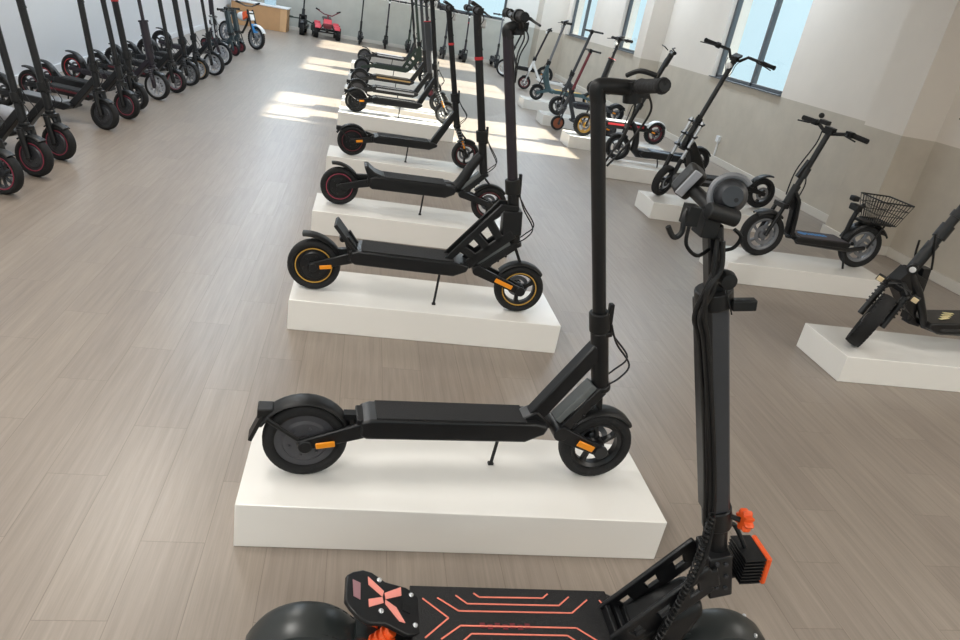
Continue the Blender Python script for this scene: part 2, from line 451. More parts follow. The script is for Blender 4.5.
        cr = lerp(hb, (fx, fz), .12)
        for sg in (-1, 1):
            f.tube([P((fx, fz), sg*yf), P((cr[0]-.0, cr[1]), sg*yf)], legr, 12)
            f.lathe([(.001, 0), (.02, 0), (.02, sg*.012), (.001, sg*.012)], 12, (fx, sg*yf, fz))
        f.bar(P(cr, -yf-.008), P(cr, yf+.008), .04, .026)
        f.tube([P(cr), P(hb)], .024, 12)
        f.xf(S); fo = f.build('fork', body, t, .003)
        if fork == 'spring':
            g = MB()
            for sg in (-1, 1):
                a = lerp((fx, fz), cr, .35)
                pts = []
                for i in range(49):
                    q = lerp(a, cr, i/48); an = i*PI/4
                    pts.append((q[0]+.019*math.cos(an), sg*yf+.019*math.sin(an), q[1]))
                g.tube(pts, .004, 5)
            g.xf(S); g.build('spring', MID if fork == 'spring' else body, fo)
        if reflect:
            g = MB(); a = lerp((fx, fz), cr, .3); b = lerp((fx, fz), cr, .6); g.bar(P(a, -yf-.014), P(b, -yf-.014), .005, .016); g.xf(S); g.build('reflector', ORG, fo, .002)
    wheel(t, (wb, 0, R), R, W, front_rim, front_stripe, knob, front_rimmat, S)
    if frontfender:
        g = MB(); c = (wb, 0, R)
        if fork == 'link': g.arc(c, R+.013, W+.008, 42, 145, drop=.010, tip=.006)
        else: g.arc(c, R+.011, W+.010, 58, 132, drop=.008, tip=.004)
        g.bar((wb-.02, 0, R+R+.012), P(lerp(hb, h1, -.05)), .02, .014)
        g.xf(S); g.build('fender', fmat or PLA, t)
    # --- stem
    s = MB()
    if stem == 'round': s.tube([P(lerp(hb, ht, head*.7)), P(ht)], sr, 16)
    elif stem == 'rect': s.bar(P(lerp(hb, ht, head*.7)), P(ht), sr*2, sr*2)
    elif stem == 'thick':
        s.tube([P(lerp(hb, ht, head*.5)), P(lerp(hb, ht, colz))], sr*1.75, 16); s.tube([P(lerp(hb, ht, colz)), P(ht)], sr*.75, 12)
        s.tube([P(lerp(hb, ht, colz)), P(lerp(hb, ht, colz+.02))], sr*2.1, 16)
    st = s.xf(S).build('stem', stem_mat, t, .004)
    if latch:
        g = MB(); a = lerp(hb, ht, head+.0); b = lerp(hb, ht, head+.07)
        g.tube([P(a), P(b)], sr*1.55, 14); g.bar(P((a[0]+.03, a[1])), P((b[0]+.034, b[1]+.03)), .02, .014); g.bar(P((a[0]-.01, a[1]-.012)), P((a[0]+.034, a[1]+.0)), .05, .016)
        g.xf(S).build('fold_latch', PLA, st, .003)
    if collar is not None:
        g = MB(); g.tube([P(lerp(hb, ht, colz)), P(lerp(hb, ht, colz+(.028 if stem == 'thick' or sr > .028 else .018)))], sr*(1.9 if stem == 'thick' else 1.12), 16); g.xf(S).build('collar', collar, st)
    # --- handlebar
    hbm = MB(); top = V((ht[0]+arm[0], 0, ht[1]+arm[1]))
    rise = rise if rise is not None else (.05 if bar == 'rise' else 0)
    if arm[0]: hbm.stube([V((ht[0]+.012, 0, ht[1]-.04)), V((ht[0], 0, ht[1]-.004)), V((ht[0]+.02, 0, ht[1]+arm[1]*.5)), top], sr*1.02, 14)
    pts = [top+V((-.025, y, rise-roll*y/barw)) if abs(y) > .07 else top+V((0, y, -roll*y/barw)) for y in (-barw, -.10, -.05, 0, .05, .10, barw)]
    hbm.tube(pts, .0135, 10); hbm.tube([top+V((.008, 0, -.035)), top+V((-.004, 0, .018))], .026, 12)
    hbm.box(top+V((.012, 0, .0)), (.05, .06, .035))
    ho = hbm.xf(S).build('handlebar', PLA, t)
    if grips:
        for sg in (-1, 1):
            g = MB(); a = top+V((-.025, sg*barw, rise)); b = top+V((-.022, sg*(barw-.125), rise))
            g.lathe([(.001, 0), (.018, .002), (.0205, .01), (.017, .02), (.018, .11), (.02, .122), (.001, .125)], 14)
            g.v = [V((p.x+a.x, a.y-sg*p.y, p.z+a.z-sg*roll*(1-p.y/barw))) for p in g.v]
            g.xf(S).build('grip', PUR if sr < .0205 else RUB, ho)
            if not levers:
                if sg < 0:
                    l = MB(); l.stube([top+V((-.035, -.02, .03)), top+V((-.015, -.05, .048)), top+V((.02, -.08, .045))], .0065, 8); l.xf(S).build('brake_lever', PLA, ho)
                continue
            l = MB(); l.tube([a+V((.012, -sg*.15, 0)), a+V((.05, -sg*.14, -.004)), a+V((.055, -sg*.07, -.012)), a+V((.066, -sg*.0, -.02))], [.008, .007, .005, .005], 8)
            l.box(a+V((.012, -sg*.155, 0)), (.04, .03, .03)); l.xf(S).build('brake_lever', PLA, ho)
    if display:
        g = MB(); g.box(top+V((-.012, 0, .026)), (.07, .075, .022), M4.Rotation(.4, 3, 'Y')); g.xf(S).build('display', PLA, ho, .005)
        g = MB(); g.lathe([(.001, 0), (.026, .0), (.026, .03), (.001, .03)], 16, top+V((-.024, -barw+.135, rise))); g.xf(S).build('throttle', PLA, ho)
    if lamp:
        g = MB(); q = lerp(hb, ht, .93); g.lathez([(.001, 0), (.022, 0), (.026, .03), (.001, .036)], 14, (q[0]+.02, 0, q[1]), M4.Rotation(PI/2, 3, 'Y')); g.xf(S).build('headlight', WHT, st)
    if cable:
        q = lerp(hb, ht, .2); q2 = lerp(hb, ht, .02); mid = lerp(hb, ht, .78)
        for k, sg in enumerate((-1, 1)):
            g = MB(); g.stube([top+V((.02, sg*.06, -.005)), top+V((.042, sg*.05, -.045)), top+V((.022, sg*.03, -.12)), P((mid[0]+sr, mid[1]), sg*.012)], .0032, 6); g.xf(S).build('cable', PLA, t)
            g = MB(); g.stube([P((q[0]+.02, q[1]+.05), sg*.02), P((q[0]+.050+.012*k, q[1]-.01), sg*.025), P((q2[0]+.070+.015*k, q2[1]+.08), sg*.025), P((q2[0]+.05, q2[1]+.03), sg*.025), P((q2[0]+.01, q2[1]-.005), sg*.02)], .0032, 6); g.xf(S).build('cable', PLA, t)
    if kick:
        g = MB(); zz = z0
        sd = kside
        g.tube([(kick, sd*.035, zz+.01), (kick-.004, sd*.037, zz*.5), (kick-.008, sd*.04, .006)], .006, 8); g.box((kick-.008, sd*.042, .005), (.018, .014, .008)); g.build('kickstand', PLA, t)
    return t

def on(front, rear):
    """heading in degrees from the two ground contacts"""
    return math.degrees(math.atan2(front[1]-rear[1], front[0]-rear[0]))

# ------------------------------------------------------------------ room shell
XL, XR, YB, YF, H = -3.38, 5.08, 20.25, -4.0, 3.5
DADO = 1.096
FLR = floor_mat(); WR = wall_mat('two_tone_plaster', (219, 211, 201), (188, 179, 165), DADO)
WB = wall_mat('two_tone_plaster_back', (222, 221, 216), (184, 184, 176), DADO)
WL = mat('white_gloss_wall', (228, 231, 235), .3, var=.015, scale=2, rv=.02)
CEI = mat('ceiling_white', (232, 231, 228), .8, var=.02, scale=2)
FRM = mat('window_frame_grey', (84, 88, 92), .45, .2)
TRM = mat('skirting_grey', (206, 200, 190), .5, var=.03)
GLS = glass_mat()

f = MB(); f.box(((XL+XR)/2, (YB+YF)/2, -.05), (XR-XL+.6, YB-YF+.6, .1)); struct(f.build('floor', FLR))
f = MB(); f.box(((XL+XR)/2, (YB+YF)/2, H+.05), (XR-XL+.6, YB-YF+.6, .1)); struct(f.build('ceiling', CEI))
f = MB(); f.box((XL-.1, (YB+YF)/2, H/2), (.2, YB-YF+.6, H)); struct(f.build('wall_left', WL))
TH = .30

def wall_with_holes(name, m, axis, pos, lo, hi, holes):
    """a wall of thickness TH outward; holes: (a0, a1, z0, z1) along its length"""
    w = MB(); cuts = sorted(holes); cur = lo
    def seg(a0, a1, z0, z1):
        if a1-a0 < 1e-4 or z1-z0 < 1e-4: return
        if axis == 'y': w.box((pos+TH/2, (a0+a1)/2, (z0+z1)/2), (TH, a1-a0, z1-z0))
        else: w.box(((a0+a1)/2, pos+(TH/2 if pos > 0 else -TH/2), (z0+z1)/2), (a1-a0, TH, z1-z0))
    for a0, a1, z0, z1 in cuts:
        seg(cur, a0, 0, H); seg(a0, a1, 0, z0); seg(a0, a1, z1, H); cur = a1
    seg(cur, hi, 0, H)
    return struct(w.build(name, m))

ZS, ZT = 1.10, 3.02
WIN = [(8.45, 10.47), (13.05, 15.14), (17.15, 19.27)]
wall_with_holes('wall_right', WR, 'y', XR, YF-.3, YB+.3, [(a, b, ZS, ZT) for a, b in WIN])
BW = (1.72, 3.56)
wall_with_holes('wall_back', WB, 'x', YB, XL-.2, XR, [(BW[0], BW[1], 1.14, 2.86)])
FW = [(-3.2, -.9, .9, 3.0), (-.5, 1.9, .9, 3.0), (2.3, 4.7, .9, 3.0)]
wall_with_holes('wall_front', WB, 'x', YF, XL-.2, XR, FW)

def window(name, axis, pos, a0, a1, z0, z1, mull):
    """aluminium frame set a little inside the opening, with mullion and panes"""
    fr = MB(); fw = .055; dp = .07
    off = .10
    def bx(b, u0, u1, w0, w1, t, o=0):
        if axis == 'y': b.box((pos+off+o, (u0+u1)/2, (w0+w1)/2), (t, u1-u0, w1-w0))
        else: b.box(((u0+u1)/2, pos+(off if pos > 0 else -off)+o, (w0+w1)/2), (u1-u0, t, w1-w0))
    bx(fr, a0, a1, z0, z0+fw, dp); bx(fr, a0, a1, z1-fw, z1, dp)
    bx(fr, a0, a0+fw, z0, z1, dp); bx(fr, a1-fw, a1, z0, z1, dp)
    for mm in mull: bx(fr, mm-fw/2, mm+fw/2, z0, z1, dp)
    o = struct(fr.build(name, FRM, None, .003))
    e = [a0]+list(mull)+[a1]
    for i in range(len(e)-1):
        p = MB(); bx(p, e[i]+fw*.4, e[i+1]-fw*.4, z0+fw*.5, z1-fw*.5, .006); p.build('pane', GLS, o)
    s = MB(); bx(s, a0, a1, z0-.001, z0+.012, .24, -.02 if axis == 'y' else 0); s.build('sill', FRM, o)
    return o
for i, (a, b) in enumerate(WIN):
    window('window_%d' % (i+1), 'y', XR, a, b, ZS, ZT, [a+(b-a)*.46])
window('window_4', 'x', YB, BW[0], BW[1], 1.14, 2.86, [2.56])
for i, (a, b, c, d) in enumerate(FW): window('window_%d' % (5+i), 'x', YF, a, b, c, d, [(a+b)/2])

# pilasters on the right wall, a wider one in the far corner
XP = 4.73
PIL = [(5.76, 6.30), (12.61, 13.0)]
for i, (a, b) in enumerate(PIL):
    p = MB(); p.box(((XP+XR)/2+.005, (a+b)/2, H/2), (XR-XP+.01, b-a, H)); struct(p.build('column_%d' % (i+1), WR))
p = MB(); p.box(((4.42+XR)/2, (19.6+YB)/2, H/2), (XR-4.42+.01, YB-19.6+.01, H)); struct(p.build('column_3', WR))
# skirting boards
def skirt(n, x0, y0, x1, y1):
    b = MB(); b.box(((x0+x1)/2, (y0+y1)/2, .045), (max(x1-x0, .018), max(y1-y0, .018), .09)); struct(b.build(n, TRM, None, .004))
k = 0
for a, b in ((YF, 5.76), (6.30, 12.61), (13.0, 19.6)):
    k += 1; skirt('baseboard_right_%d' % k, XR-.018, a, XR, b)
for i, (a, b) in enumerate(PIL):
    skirt('trim_%d' % (i*3+1), XP-.018, a-.018, XP, b+.018); skirt('trim_%d' % (i*3+2), XP, a-.018, XR-.018, a); skirt('trim_%d' % (i*3+3), XP, b, XR-.018, b+.018)
skirt('baseboard_back', XL, YB-.018, 4.42, YB)
b = MB(); b.box((XL+.009, (YF+YB)/2, .045), (.018, YB-YF, .09)); struct(b.build('baseboard_left', WL, None, .004))

# wall socket with its conduit
o = thing('wall_socket', 'small white socket box with a conduit on the grey dado under the large window', 'socket', (XR, 9.64, 0))
b = MB(); b.box((-.02, 0, .33), (.04, .085, .085)); b.build('socket_box', WHT, o, .004)
b = MB(); b.box((-.009, 0, .195), (.018, .028, .20)); b.build('conduit', WHT, o, .003)

# ------------------------------------------------------------------ display platforms
PH = .155
def platform(label, x0, y0, w=1.322, d=.42, group='white display platforms', h=PH):
    b = MB(); b.box((w/2, d/2, h/2), (w, d, h))
    o = b.build('display_platform', PLAT, None, .003); o.location = (x0, y0, 0)
    return tag(o, label, 'platform', group)
CG = 'white platforms of the centre row'
PY = [1.63, 3.05, 4.45, 6.02, 8.2, 9.0, 10.15, 11.65, 13.4]
PLAB = ['white platform nearest the camera, under the plain black scooter with grey hub',
        'white platform under the black scooter with gold-ringed wheels',
        'white platform under the curved-neck scooter with red-ringed wheels, third in the centre row',
        'white platform under the spring-fork scooter, fourth in the centre row',
        'white platform fifth in the centre row, partly in the sunlight patch',
        'white platform sixth in the centre row, under the grey-trimmed deck',
        'white platform seventh in the centre row, under the tan deck',
        'white platform eighth in the centre row',
        'white platform at the far end of the centre row']
for y, l in zip(PY, PLAB): platform(l, -.24, y, group=CG)
RG = 'white platforms along the right wall'
for y, l in ((3.02, 'white platform at the right edge, under the scooter with turned fat front wheel'),
             (4.44, 'white platform under the scooter with the wire basket'),
             (5.96, 'white platform under the scooter with tall silver fork tubes'),
             (7.47, 'white platform under the black swan-neck scooter'),
             (9.03, 'white platform in sunlight under the scooter with a red stem collar'),
             (10.62, 'white platform under the knobbly-tyred T-bar scooter'),
             (12.15, 'white platform under the grey-blue step scooter')):
    platform(l, 2.70, y, w=1.33, group=RG)

# ------------------------------------------------------------------ centre row of scooters
ROW = 'scooters of the centre row'
def row(fr, re, label, **k):
    wb = k.pop('wb', round(math.hypot(fr[0]-re[0], fr[1]-re[1]), 3))
    return scooter(label, re, on(fr, re), PH+.001, group=ROW, wb=wb, **k)

p1 = row((.895, 1.866), (-.068, 1.796), 'plain black scooter with grey rear hub on the nearest white platform', wb=.945, plate=True, rear_rim='hub', front_rim='star',
    hb=(.906, .345), ht=(.666, 1.242), deck=(.155, .735, .158, .228, .056), sr=.0205, lamp=False, barw=.22, rise=0, roll=.034, kick=.62, kside=1, arm=(.098, .010), display=False, levers=False)
row((.862, 3.188), (-.146, 3.21), 'black scooter with gold-ringed wheels, raised footrest and plated truss neck', rear_stripe=GLD, front_stripe=GLD, front_rim='tri',
    rear_rimmat=BLK, neck='truss', footrest=True, hb=(.945, .35), ht=(.728, 1.30), sr=.024, stem_mat=PUR, deck=(.17, .72, .175, .245, .085), rfend='flip', head=.26, kick=.6, barw=.25, lamp=False, arm=(.045, .02), rise=.04)
row((.935, 4.70), (-.088, 4.664), 'black scooter with red-ringed rear wheel and smooth curved neck', rear_stripe=PNK, front_stripe=DRED, front_rim='tri', rear_rimmat=BLK, neck='curve',
    hb=(.954, .32), ht=(.733, 1.33), sr=.026, deck=(.19, .76, .15, .235, .09), collar=RED, colz=.72, kick=.56, hump=True, rfend='flip', fork='link', reflect=False, barw=.28)
row((.955, 6.256), (-.045, 6.163), 'black scooter with thin red-ringed wheels and a straight neck, fourth in the centre row', rear_stripe=DRED, front_stripe=DRED, front_rim='tri', neck='fold', fork='spring',
    hb=(.89, .36), ht=(.67, 1.29), sr=.024, deck=(.17, .72, .14, .20, .085), collar=RED, colz=.7, kick=.48, mats_line=MID, rear_rimmat=BLK)
row((.98, 8.462), (-.058, 8.359), 'black scooter with light-trimmed deck on the platform touched by sunlight', rear_rimmat=BLK, front_rim='tri', front_rimmat=MID, neck='fold', fork='spring',
    hb=(.90, .38), ht=(.71, 1.31), sr=.026, deck=(.17, .74, .13, .20, .09), deck_side=None, mats_line=SIL, kick=.5)
FAR = [((.97, 9.25), (-.06, 9.18), 'scooter with pale grey-edged deck and thick stem, sixth in the centre row', dict(reflect=False, mats_line=LGR, deck_side=LGR, stem='thick', sr=.024, collar=RED, colz=.72, stem_mat=GRY, neck='fold', fork='straight', fender=True)),
       ((.98, 10.42), (-.05, 10.34), 'scooter with tan deck and dark red front wheel, seventh in the centre row', dict(reflect=False, deckmat=BRN, deck_side=mat('tan_trim', (168, 138, 92), .5), front_rimmat=DRED, front_rim='hub', neck='fold', fork='spring', stem_mat=GRY)),
       ((.98, 11.92), (-.04, 11.85), 'green-black scooter with pierced neck plates, eighth in the centre row', dict(reflect=False, body=GDK, neck='truss', fork='spring', knob=True, rfend='flip', W=.075)),
       ((1.0, 13.66), (-.02, 13.6), 'scooter with pale grey deck and hooped mudguard, last of the centre row', dict(reflect=False, deckmat=LGR, deck_side=LGR, body=BLK, neck='curve', fork='spring', rfend='flip', knob=True, W=.08))]
for fr, re, l, k in FAR:
    row(fr, re, l, hb=(.90, .36), ht=(.70, 1.28), deck=(.17, .74, .14, .21, .09), **k)

# ------------------------------------------------------------------ big scooter in front
FEN = mat('fender_grey', (38, 42, 42), .34)
def big_scooter():
    t = thing('electric_scooter', 'large black off-road scooter with orange deck lines and an X-printed footrest', 'scooter', (.0, 1.15, 0), R_(-.5))
    Rw, Ww = .130, .085; wb = 1.00
    wheel(t, (0, 0, Rw), Rw, Ww, 'hub', ORP, True, BLK); wheel(t, (wb, 0, Rw), Rw, Ww, 'star', ORP, True, BLK)
    P = lambda x, z, y=0: V((x, y, z))
    # deck
    d = MB(); hw = .115; zt = .245
    d.prism([(.20, .15), (.24, .125), (.70, .125), (.76, .16), (.765, zt-.02), (.72, zt), (.24, zt), (.20, zt-.03)], -hw, hw); dk = d.build('deck', BLK, t, .010, 3)
    g = MB(); g.prism([(.225, zt), (.225, zt+.006), (.725, zt+.006), (.725, zt)], -hw*.93, hw*.93); mt = g.build('deck_mat', MATB, dk, .002)
    L = MB(); zl = zt+.0068
    def line(pts, w=.0036):
        for a, b in zip(pts, pts[1:]): L.bar(V((a[0], a[1], zl)), V((b[0], b[1], zl)), w, .0016)
    for sg in (1, -1):
        oy = .011
        line([(.254, oy+sg*.056), (.312, oy)])
        line([(.290, oy+sg*.059), (.338, oy+sg*.021), (.618, oy+sg*.022), (.668, oy+sg*.064)])
        line([(.335, oy+sg*.068), (.361, oy+sg*.043), (.590, oy+sg*.044), (.622, oy+sg*.072)])
        line([(.380, oy+sg*.076), (.393, oy+sg*.064), (.553, oy+sg*.066), (.569, oy+sg*.080)])
        line([(.700, oy+sg*.064), (.726, oy+sg*.006)])
    L.build('mat_line', SAL, mt)
    g = MB()
    for i in range(7): g.box((.39+i*.018, -.012 if i % 2 else -.008, zl), (.012, .014, .0014))
    g.build('mat_print', DRED, mt)
    # swingarms
    for a in ('swingarm',):
        g = MB()
        for sg in (-1, 1):
            g.bar(P(-.01, Rw, sg*.062), P(.235, .17, sg*.075), .022, .045, .07)
            g.bar(P(wb+.01, Rw, sg*.062), P(.82, .22, sg*.06), .022, .045, .07)
        sw = g.build(a, BLK, t, .004)
        g = MB()
        for sg in (-1, 1): g.box((.09, sg*.076, .155), (.07, .008, .022)); g.box((.95, sg*.076, .175), (.07, .008, .022))
        g.build('arm_cover', ORP, sw, .003)
        for sg in (-1, 1):
            g = MB(); g.tube([P(.10, .16, sg*.03), P(.18, .255, sg*.03)], .014, 10)
            for i in range(7): g.lathez([(.022, -.003), (.022, .003)], 12, P(.105+.011*i, .166+.0125*i, sg*.03), M4.Rotation(.7, 3, 'Y'))
            g.build('shock', ORP, sw)
    g = MB(); g.arc((0, 0, Rw), Rw+.002, Ww+.03, 22, 165, th=.008, drop=.03, n=18, tip=.012); g.bar((.10, 0, .22), (.22, 0, .19), .05, .02); g.build('fender', FEN, t)
    g = MB(); g.arc((wb, 0, Rw), Rw+.014, Ww+.022, 150, 22, th=.008, drop=.03, n=18, tip=.016); g.bar((wb-.09, 0, .24), (.86, 0, .24), .04, .02); ff = g.build('fender', FEN, t)
    g = MB()
    for x, y in ((wb+.075, -.03), (wb+.075, .03)): g.ball((x, y, .258), .006, 8)
    g.build('fender_bolt', SIL, ff)
    # footrest: plate leaning back with a slot and the printed X
    base = V((.245, 0, .25)); TA = R_(25)
    def fp(u, v, w=0):        # u along the plate away from the deck, v across (towards +y)
        return base+V((-u*math.cos(TA), v, u*math.sin(TA)))+V((math.sin(TA), 0, math.cos(TA)))*(w-.012)
    oc = .0196          # the plate is symmetric about this line
    half = [(.192, .036), (.178, .052), (.152, .070), (.128, .073), (.092, .060), (.034, .068), (.012, .058), (0, .052)]
    out = [(u, oc+v) for u, v in half]+[(u, oc-v) for u, v in half[::-1]]
    slot = [(.178, .047), (.158, .045), (.157, -.002), (.174, .001)]
    g = MB()
    g.loft([[fp(u, v, 0) for u, v in out], [fp(u, v, .012) for u, v in out]])
    pl = g.build('footrest', BLK, t, .003)
    g = MB(); g.loft([[fp(u, v, .0121) for u, v in slot], [fp(u, v, .0136) for u, v in slot]]); g.build('slot_pad', mat('slot_dusty_rose', (150, 112, 118), .6), pl)
    def quad(q, m, nm):
        g = MB(); g.loft([[fp(u, v, .0121) for u, v in q], [fp(u, v, .0140) for u, v in q]]); g.build(nm, m, pl)
    quad([(.1388, .0728), (.1369, .0500), (.1000, .0300), (.0965, .0472)], SALL, 'cross_print')
    quad([(.0945, .0430), (.0501, .0796), (.0494, .0544), (.0915, .0262)], SALL, 'cross_print')
    quad([(.1362, .0079), (.1005, .0285), (.0975, .0130), (.1344, -.0134)], SALL, 'cross_print')
    quad([(.0925, .0240), (.0641, .0139), (.0413, -.0201), (.0560, -.0215), (.0930, .0130)], SALL, 'cross_print')
    quad([(.047, .0331), (.024, .0345), (.0265, .0116), (.0476, .0126)], PLA, 'vent_hole')
    for u, v in ((.1087, .0760), (.0216, .0688), (.1040, -.0120), (.0143, -.0158)):
        g = MB(); g.ball(fp(u, v, .013), (.0065, .0065, .005), 10); g.build('bolt', SIL, pl)
    g = MB()
    for sg in (-1, 1): g.bar(fp(.05, oc+sg*.035, -.004), (.20, oc+sg*.035, .19), .016, .03)
    g.build('footrest_bracket', BLK, pl, .002)
    # neck: pierced arms with a plastic battery box beneath
    g = MB()
    for sg in (-1, 1):
        y = sg*.045
        g.bar(P(.695, .255, y), P(.872, .485, y), .012, .022); g.bar(P(.735, .235, y), P(.892, .435, y), .012, .026)
        for k in (.05, .34, .66, .97): g.bar(V((.70+.17*k, y, .258+.225*k)), V((.738+.154*k, y, .238+.197*k)), .012, .052)
    g.box((.912, 0, .452), (.056, .080, .125), M4.Rotation(-R_(18), 3, 'Y'))
    nk = g.build('neck', BLK, t, .004)
    g = MB(); g.prism([(.715, .20), (.73, .255), (.80, .325), (.885, .385), (.905, .345), (.88, .26), (.83, .19), (.76, .17)], -.052, .052); g.build('neck_box', PLA, nk, .02, 3)
    g = MB()
    for i in range(3): g.prism([(.695+.022*i, .252), (.70+.022*i, .275), (.712+.022*i, .275), (.712+.022*i, .252)], -.05, .05)
    g.build('neck_rib', BLK, nk, .002)
    for x, z in ((.898, .495), (.910, .460), (.920, .425)):
        for dx in (-.011, .011):
            g = MB(); g.lathe([(.001, 0), (.0055, 0), (.0045, -.005), (.001, -.005)], 10, (x+dx, -.040, z)); g.build('bolt', GRY, nk)
    # stem
    lo = V((.862, 0, .622)); hi = V((.690, 0, 1.115)); ax = (hi-lo).normalized()
    g = MB(); g.tube([V((.93, 0, .42)), lo+ax*.03], .024, 18); g.tube([lo-ax*.05, lo+ax*.005], .033, 18)
    st = g.build('stem', BLK, t, .003)
    g = MB(); g.bar(lo, hi, .050, .044); g.build('stem_tube', GRY, st, .006, label='dark grey square stem tube')
    g = MB(); g.bar(lo-V((.022, 0, .007)), hi-V((.022, 0, .007)), .054, .018); g.build('stem_spine', BLK, st, .002)
    g = MB(); top = V((.640, 0, 1.258)); g.bar(hi-ax*.03, top, .032, .030)
    tt = g.build('upper_stem', BLK, st, .004)
    g = MB(); g.tube([hi-ax*.012, hi+ax*.022], .036, 18); g.bar(hi+V((.02, -.03, .004)), hi+V((.065, -.035, .012)), .02, .022); g.build('stem_clamp', PLA, st, .003)
    kb = V((.908, -.03, .615))
    g = MB()
    r2 = M4.Rotation(PI/2, 3, 'Y')
    prof = []
    lp = []
    for k, xx in enumerate((0, .004, .018, .022)):
        rr = (.018, .022, .022, .018)[k]
        lp.append([kb+V((xx, (rr+.004*math.cos(8*2*PI*a/48))*math.cos(2*PI*a/48), (rr+.004*math.cos(8*2*PI*a/48))*math.sin(2*PI*a/48))) for a in range(48)])
    g.loft(lp); g.build('knob', ORP, st)
    g = MB(); g.tube([lo+V((.02, -.01, -.01)), kb], .006, 8); g.build('knob_bolt', PLA, st)
    # headlight: finned block with an orange lens rim
    hl = V((.992, -.0, .474))
    g = MB(); g.box(hl, (.040, .07, .060), M4.Rotation(R_(-6), 3, 'Y')); g.stube([V((.925, 0, .45)), V((.955, 0, .425)), V((.985, 0, .435))], .010, 8); g.stube([V((.90, .0, .55)), V((.935, .02, .56)), V((.972, .0, .51))], .006, 8)
    ho = g.build('headlight', PLA, st, .005)
    g = MB()
    for i in range(8): g.box(hl+V((-.004-.001*i, 0, -.034+.0097*i)), (.050, .082, .0036), M4.Rotation(R_(-6), 3, 'Y'))
    g.build('cooling_fin', BLK, ho)
    g = MB(); g.box(hl+V((.027, 0, .002)), (.012, .082, .078), M4.Rotation(R_(-6), 3, 'Y')); g.build('lens_rim', ORP, ho, .004)
    g = MB(); g.box(hl+V((.034, 0, .003)), (.003, .062, .058), M4.Rotation(R_(-6), 3, 'Y')); g.build('lens', WHT, ho, .002)
    # folded bars on top
    g = MB(); g.tube([top+V((-.028, -.02, .028)), top+V((.030, -.02, .020))], .0155, 16); g.box(top+V((-.012, 0, .0)), (.03, .045, .045))
    g.stube([top+V((0, .0, .02)), top+V((-.01, .08, .035)), top+V((-.015, .16, .04))], .013, 12)
    hb = g.build('handlebar', PLA, t, .002)
    gc = top+V((.022, .01, .052))
    rp = M4.Rotation(R_(-12), 4, 'X') @ M4.Rotation(R_(-20), 4, 'Z')
    g = MB(); g.lathe([(.001, -.026), (.018, -.026), (.022, -.020), (.027, .0), (.031, .004), (.032, .012), (.030, .03), (.001, .03)], 28); g.xf(M4.Translation(gc) @ rp); th = g.build('throttle', GRY, hb)
    g = MB()
    pts = [(.036*math.cos(R_(a)), -.004, .036*math.sin(R_(a))) for a in range(40, 262, 12)]
    g.tube(pts, [.006]*len(pts), 8); g.xf(M4.Translation(gc) @ rp); g.build('throttle_hood', MID, th)
    g = MB(); g.lathe([(.001, -.030), (.004, -.030), (.004, -.025), (.001, -.025)], 12); g.xf(M4.Translation(gc+V((.008, 0, -.006))) @ rp); g.build('button', PLA, th)
    dc = top+V((-.020, .10, .050)); rd = M4.Rotation(R_(24), 3, 'Y') @ M4.Rotation(R_(14), 3, 'X')
    g = MB(); g.box(dc, (.034, .04, .062), rd); dp = g.build('display', PLA, hb, .008, 3)
    g = MB(); g.box(dc+rd @ V((-.008, -.021, .001)), (.018, .004, .056), rd); g.build('display_face', LGR, dp, .002)
    lv = top+V((-.050, -.005, .006))
    g = MB(); g.box(lv+V((.0, 0, .006)), (.022, .03, .035)); g.stube([lv+V((-.008, 0, .015)), lv+V((-.014, -.01, .0)), lv+V((-.014, -.015, -.024)), lv+V((-.026, -.015, -.034)), lv+V((-.042, -.015, -.016))], .005, 8); g.build('brake_lever', PLA, hb, .003)
    g = MB(); g.stube([lv+V((-.006, -.02, -.01)), lv+V((-.006, -.03, -.04)), lv+V((.02, -.03, -.058)), lv+V((.05, -.01, -.05))], .0035, 8)
    g.stube([top+V((.034, -.018, .0)), top+V((.050, -.02, -.012)), top+V((.042, -.02, -.034)), top+V((.015, -.015, -.045))], .0035, 8); g.build('brake_cable', PLA, hb)
    # bundle of cables down the back of the stem
    q = lambda k, off, y: lo+(hi-lo)*k+V((-off, y, -off*.3))
    for y, o2, o3 in ((-.030, .030, .010), (-.020, .036, .026), (-.034, .024, .034)):
        g.stube([top+V((-.0+o3*.3, y, -.02)), top+V((.004+o3*.5, y-.006, -.07)), q(1.08, .012+o3*.5, y-.01), q(.97, o2+.010, y-.004), q(.85, o2+.002, y), q(.45, o2-.006, y*.9), q(.05, o2-.004, y), V((.842, y-.02, .52)), V((.82, y-.03, .40)), V((.79, y-.04, .26))], .0052, 8)
    cb = g.build('cable', PLA, t)
    g = MB(); g.tube([top+V((.02, -.03, -.06)), top+V((.072, -.04, -.155))], .0014, 6); g.build('loose_wire', PLA, t)
    g = MB(); g.lathe([(.001, -.016), (.015, -.014), (.018, 0), (.015, .014), (.001, .016)], 14, hi+ax*.055+V((.012, -.03, 0))); g.build('cable_grip', PLA, cb)
    pts = []
    for i in range(0, 260):
        k = i/259; a = V((.825, -.045, .64)); b = V((.785, -.075, .26)); p = a.lerp(b, k)+V((.015*math.sin(k*PI), 0, 0)); an = i*2*PI/8
        pts.append(p+V((.0065*math.cos(an), .0065*math.sin(an), 0)))
    g = MB(); g.tube(pts, .0026, 5); g.build('coil_cable', PLA, t)
    g = MB(); g.tube([(.5, .09, .14), (.47, .13, .07), (.46, .16, .006)], .009, 8); g.box((.46, .165, .006), (.04, .03, .010)); g.build('kickstand', PLA, t)
    return t
big_scooter()

# ------------------------------------------------------------------ right row
RR = 'scooters along the right wall'
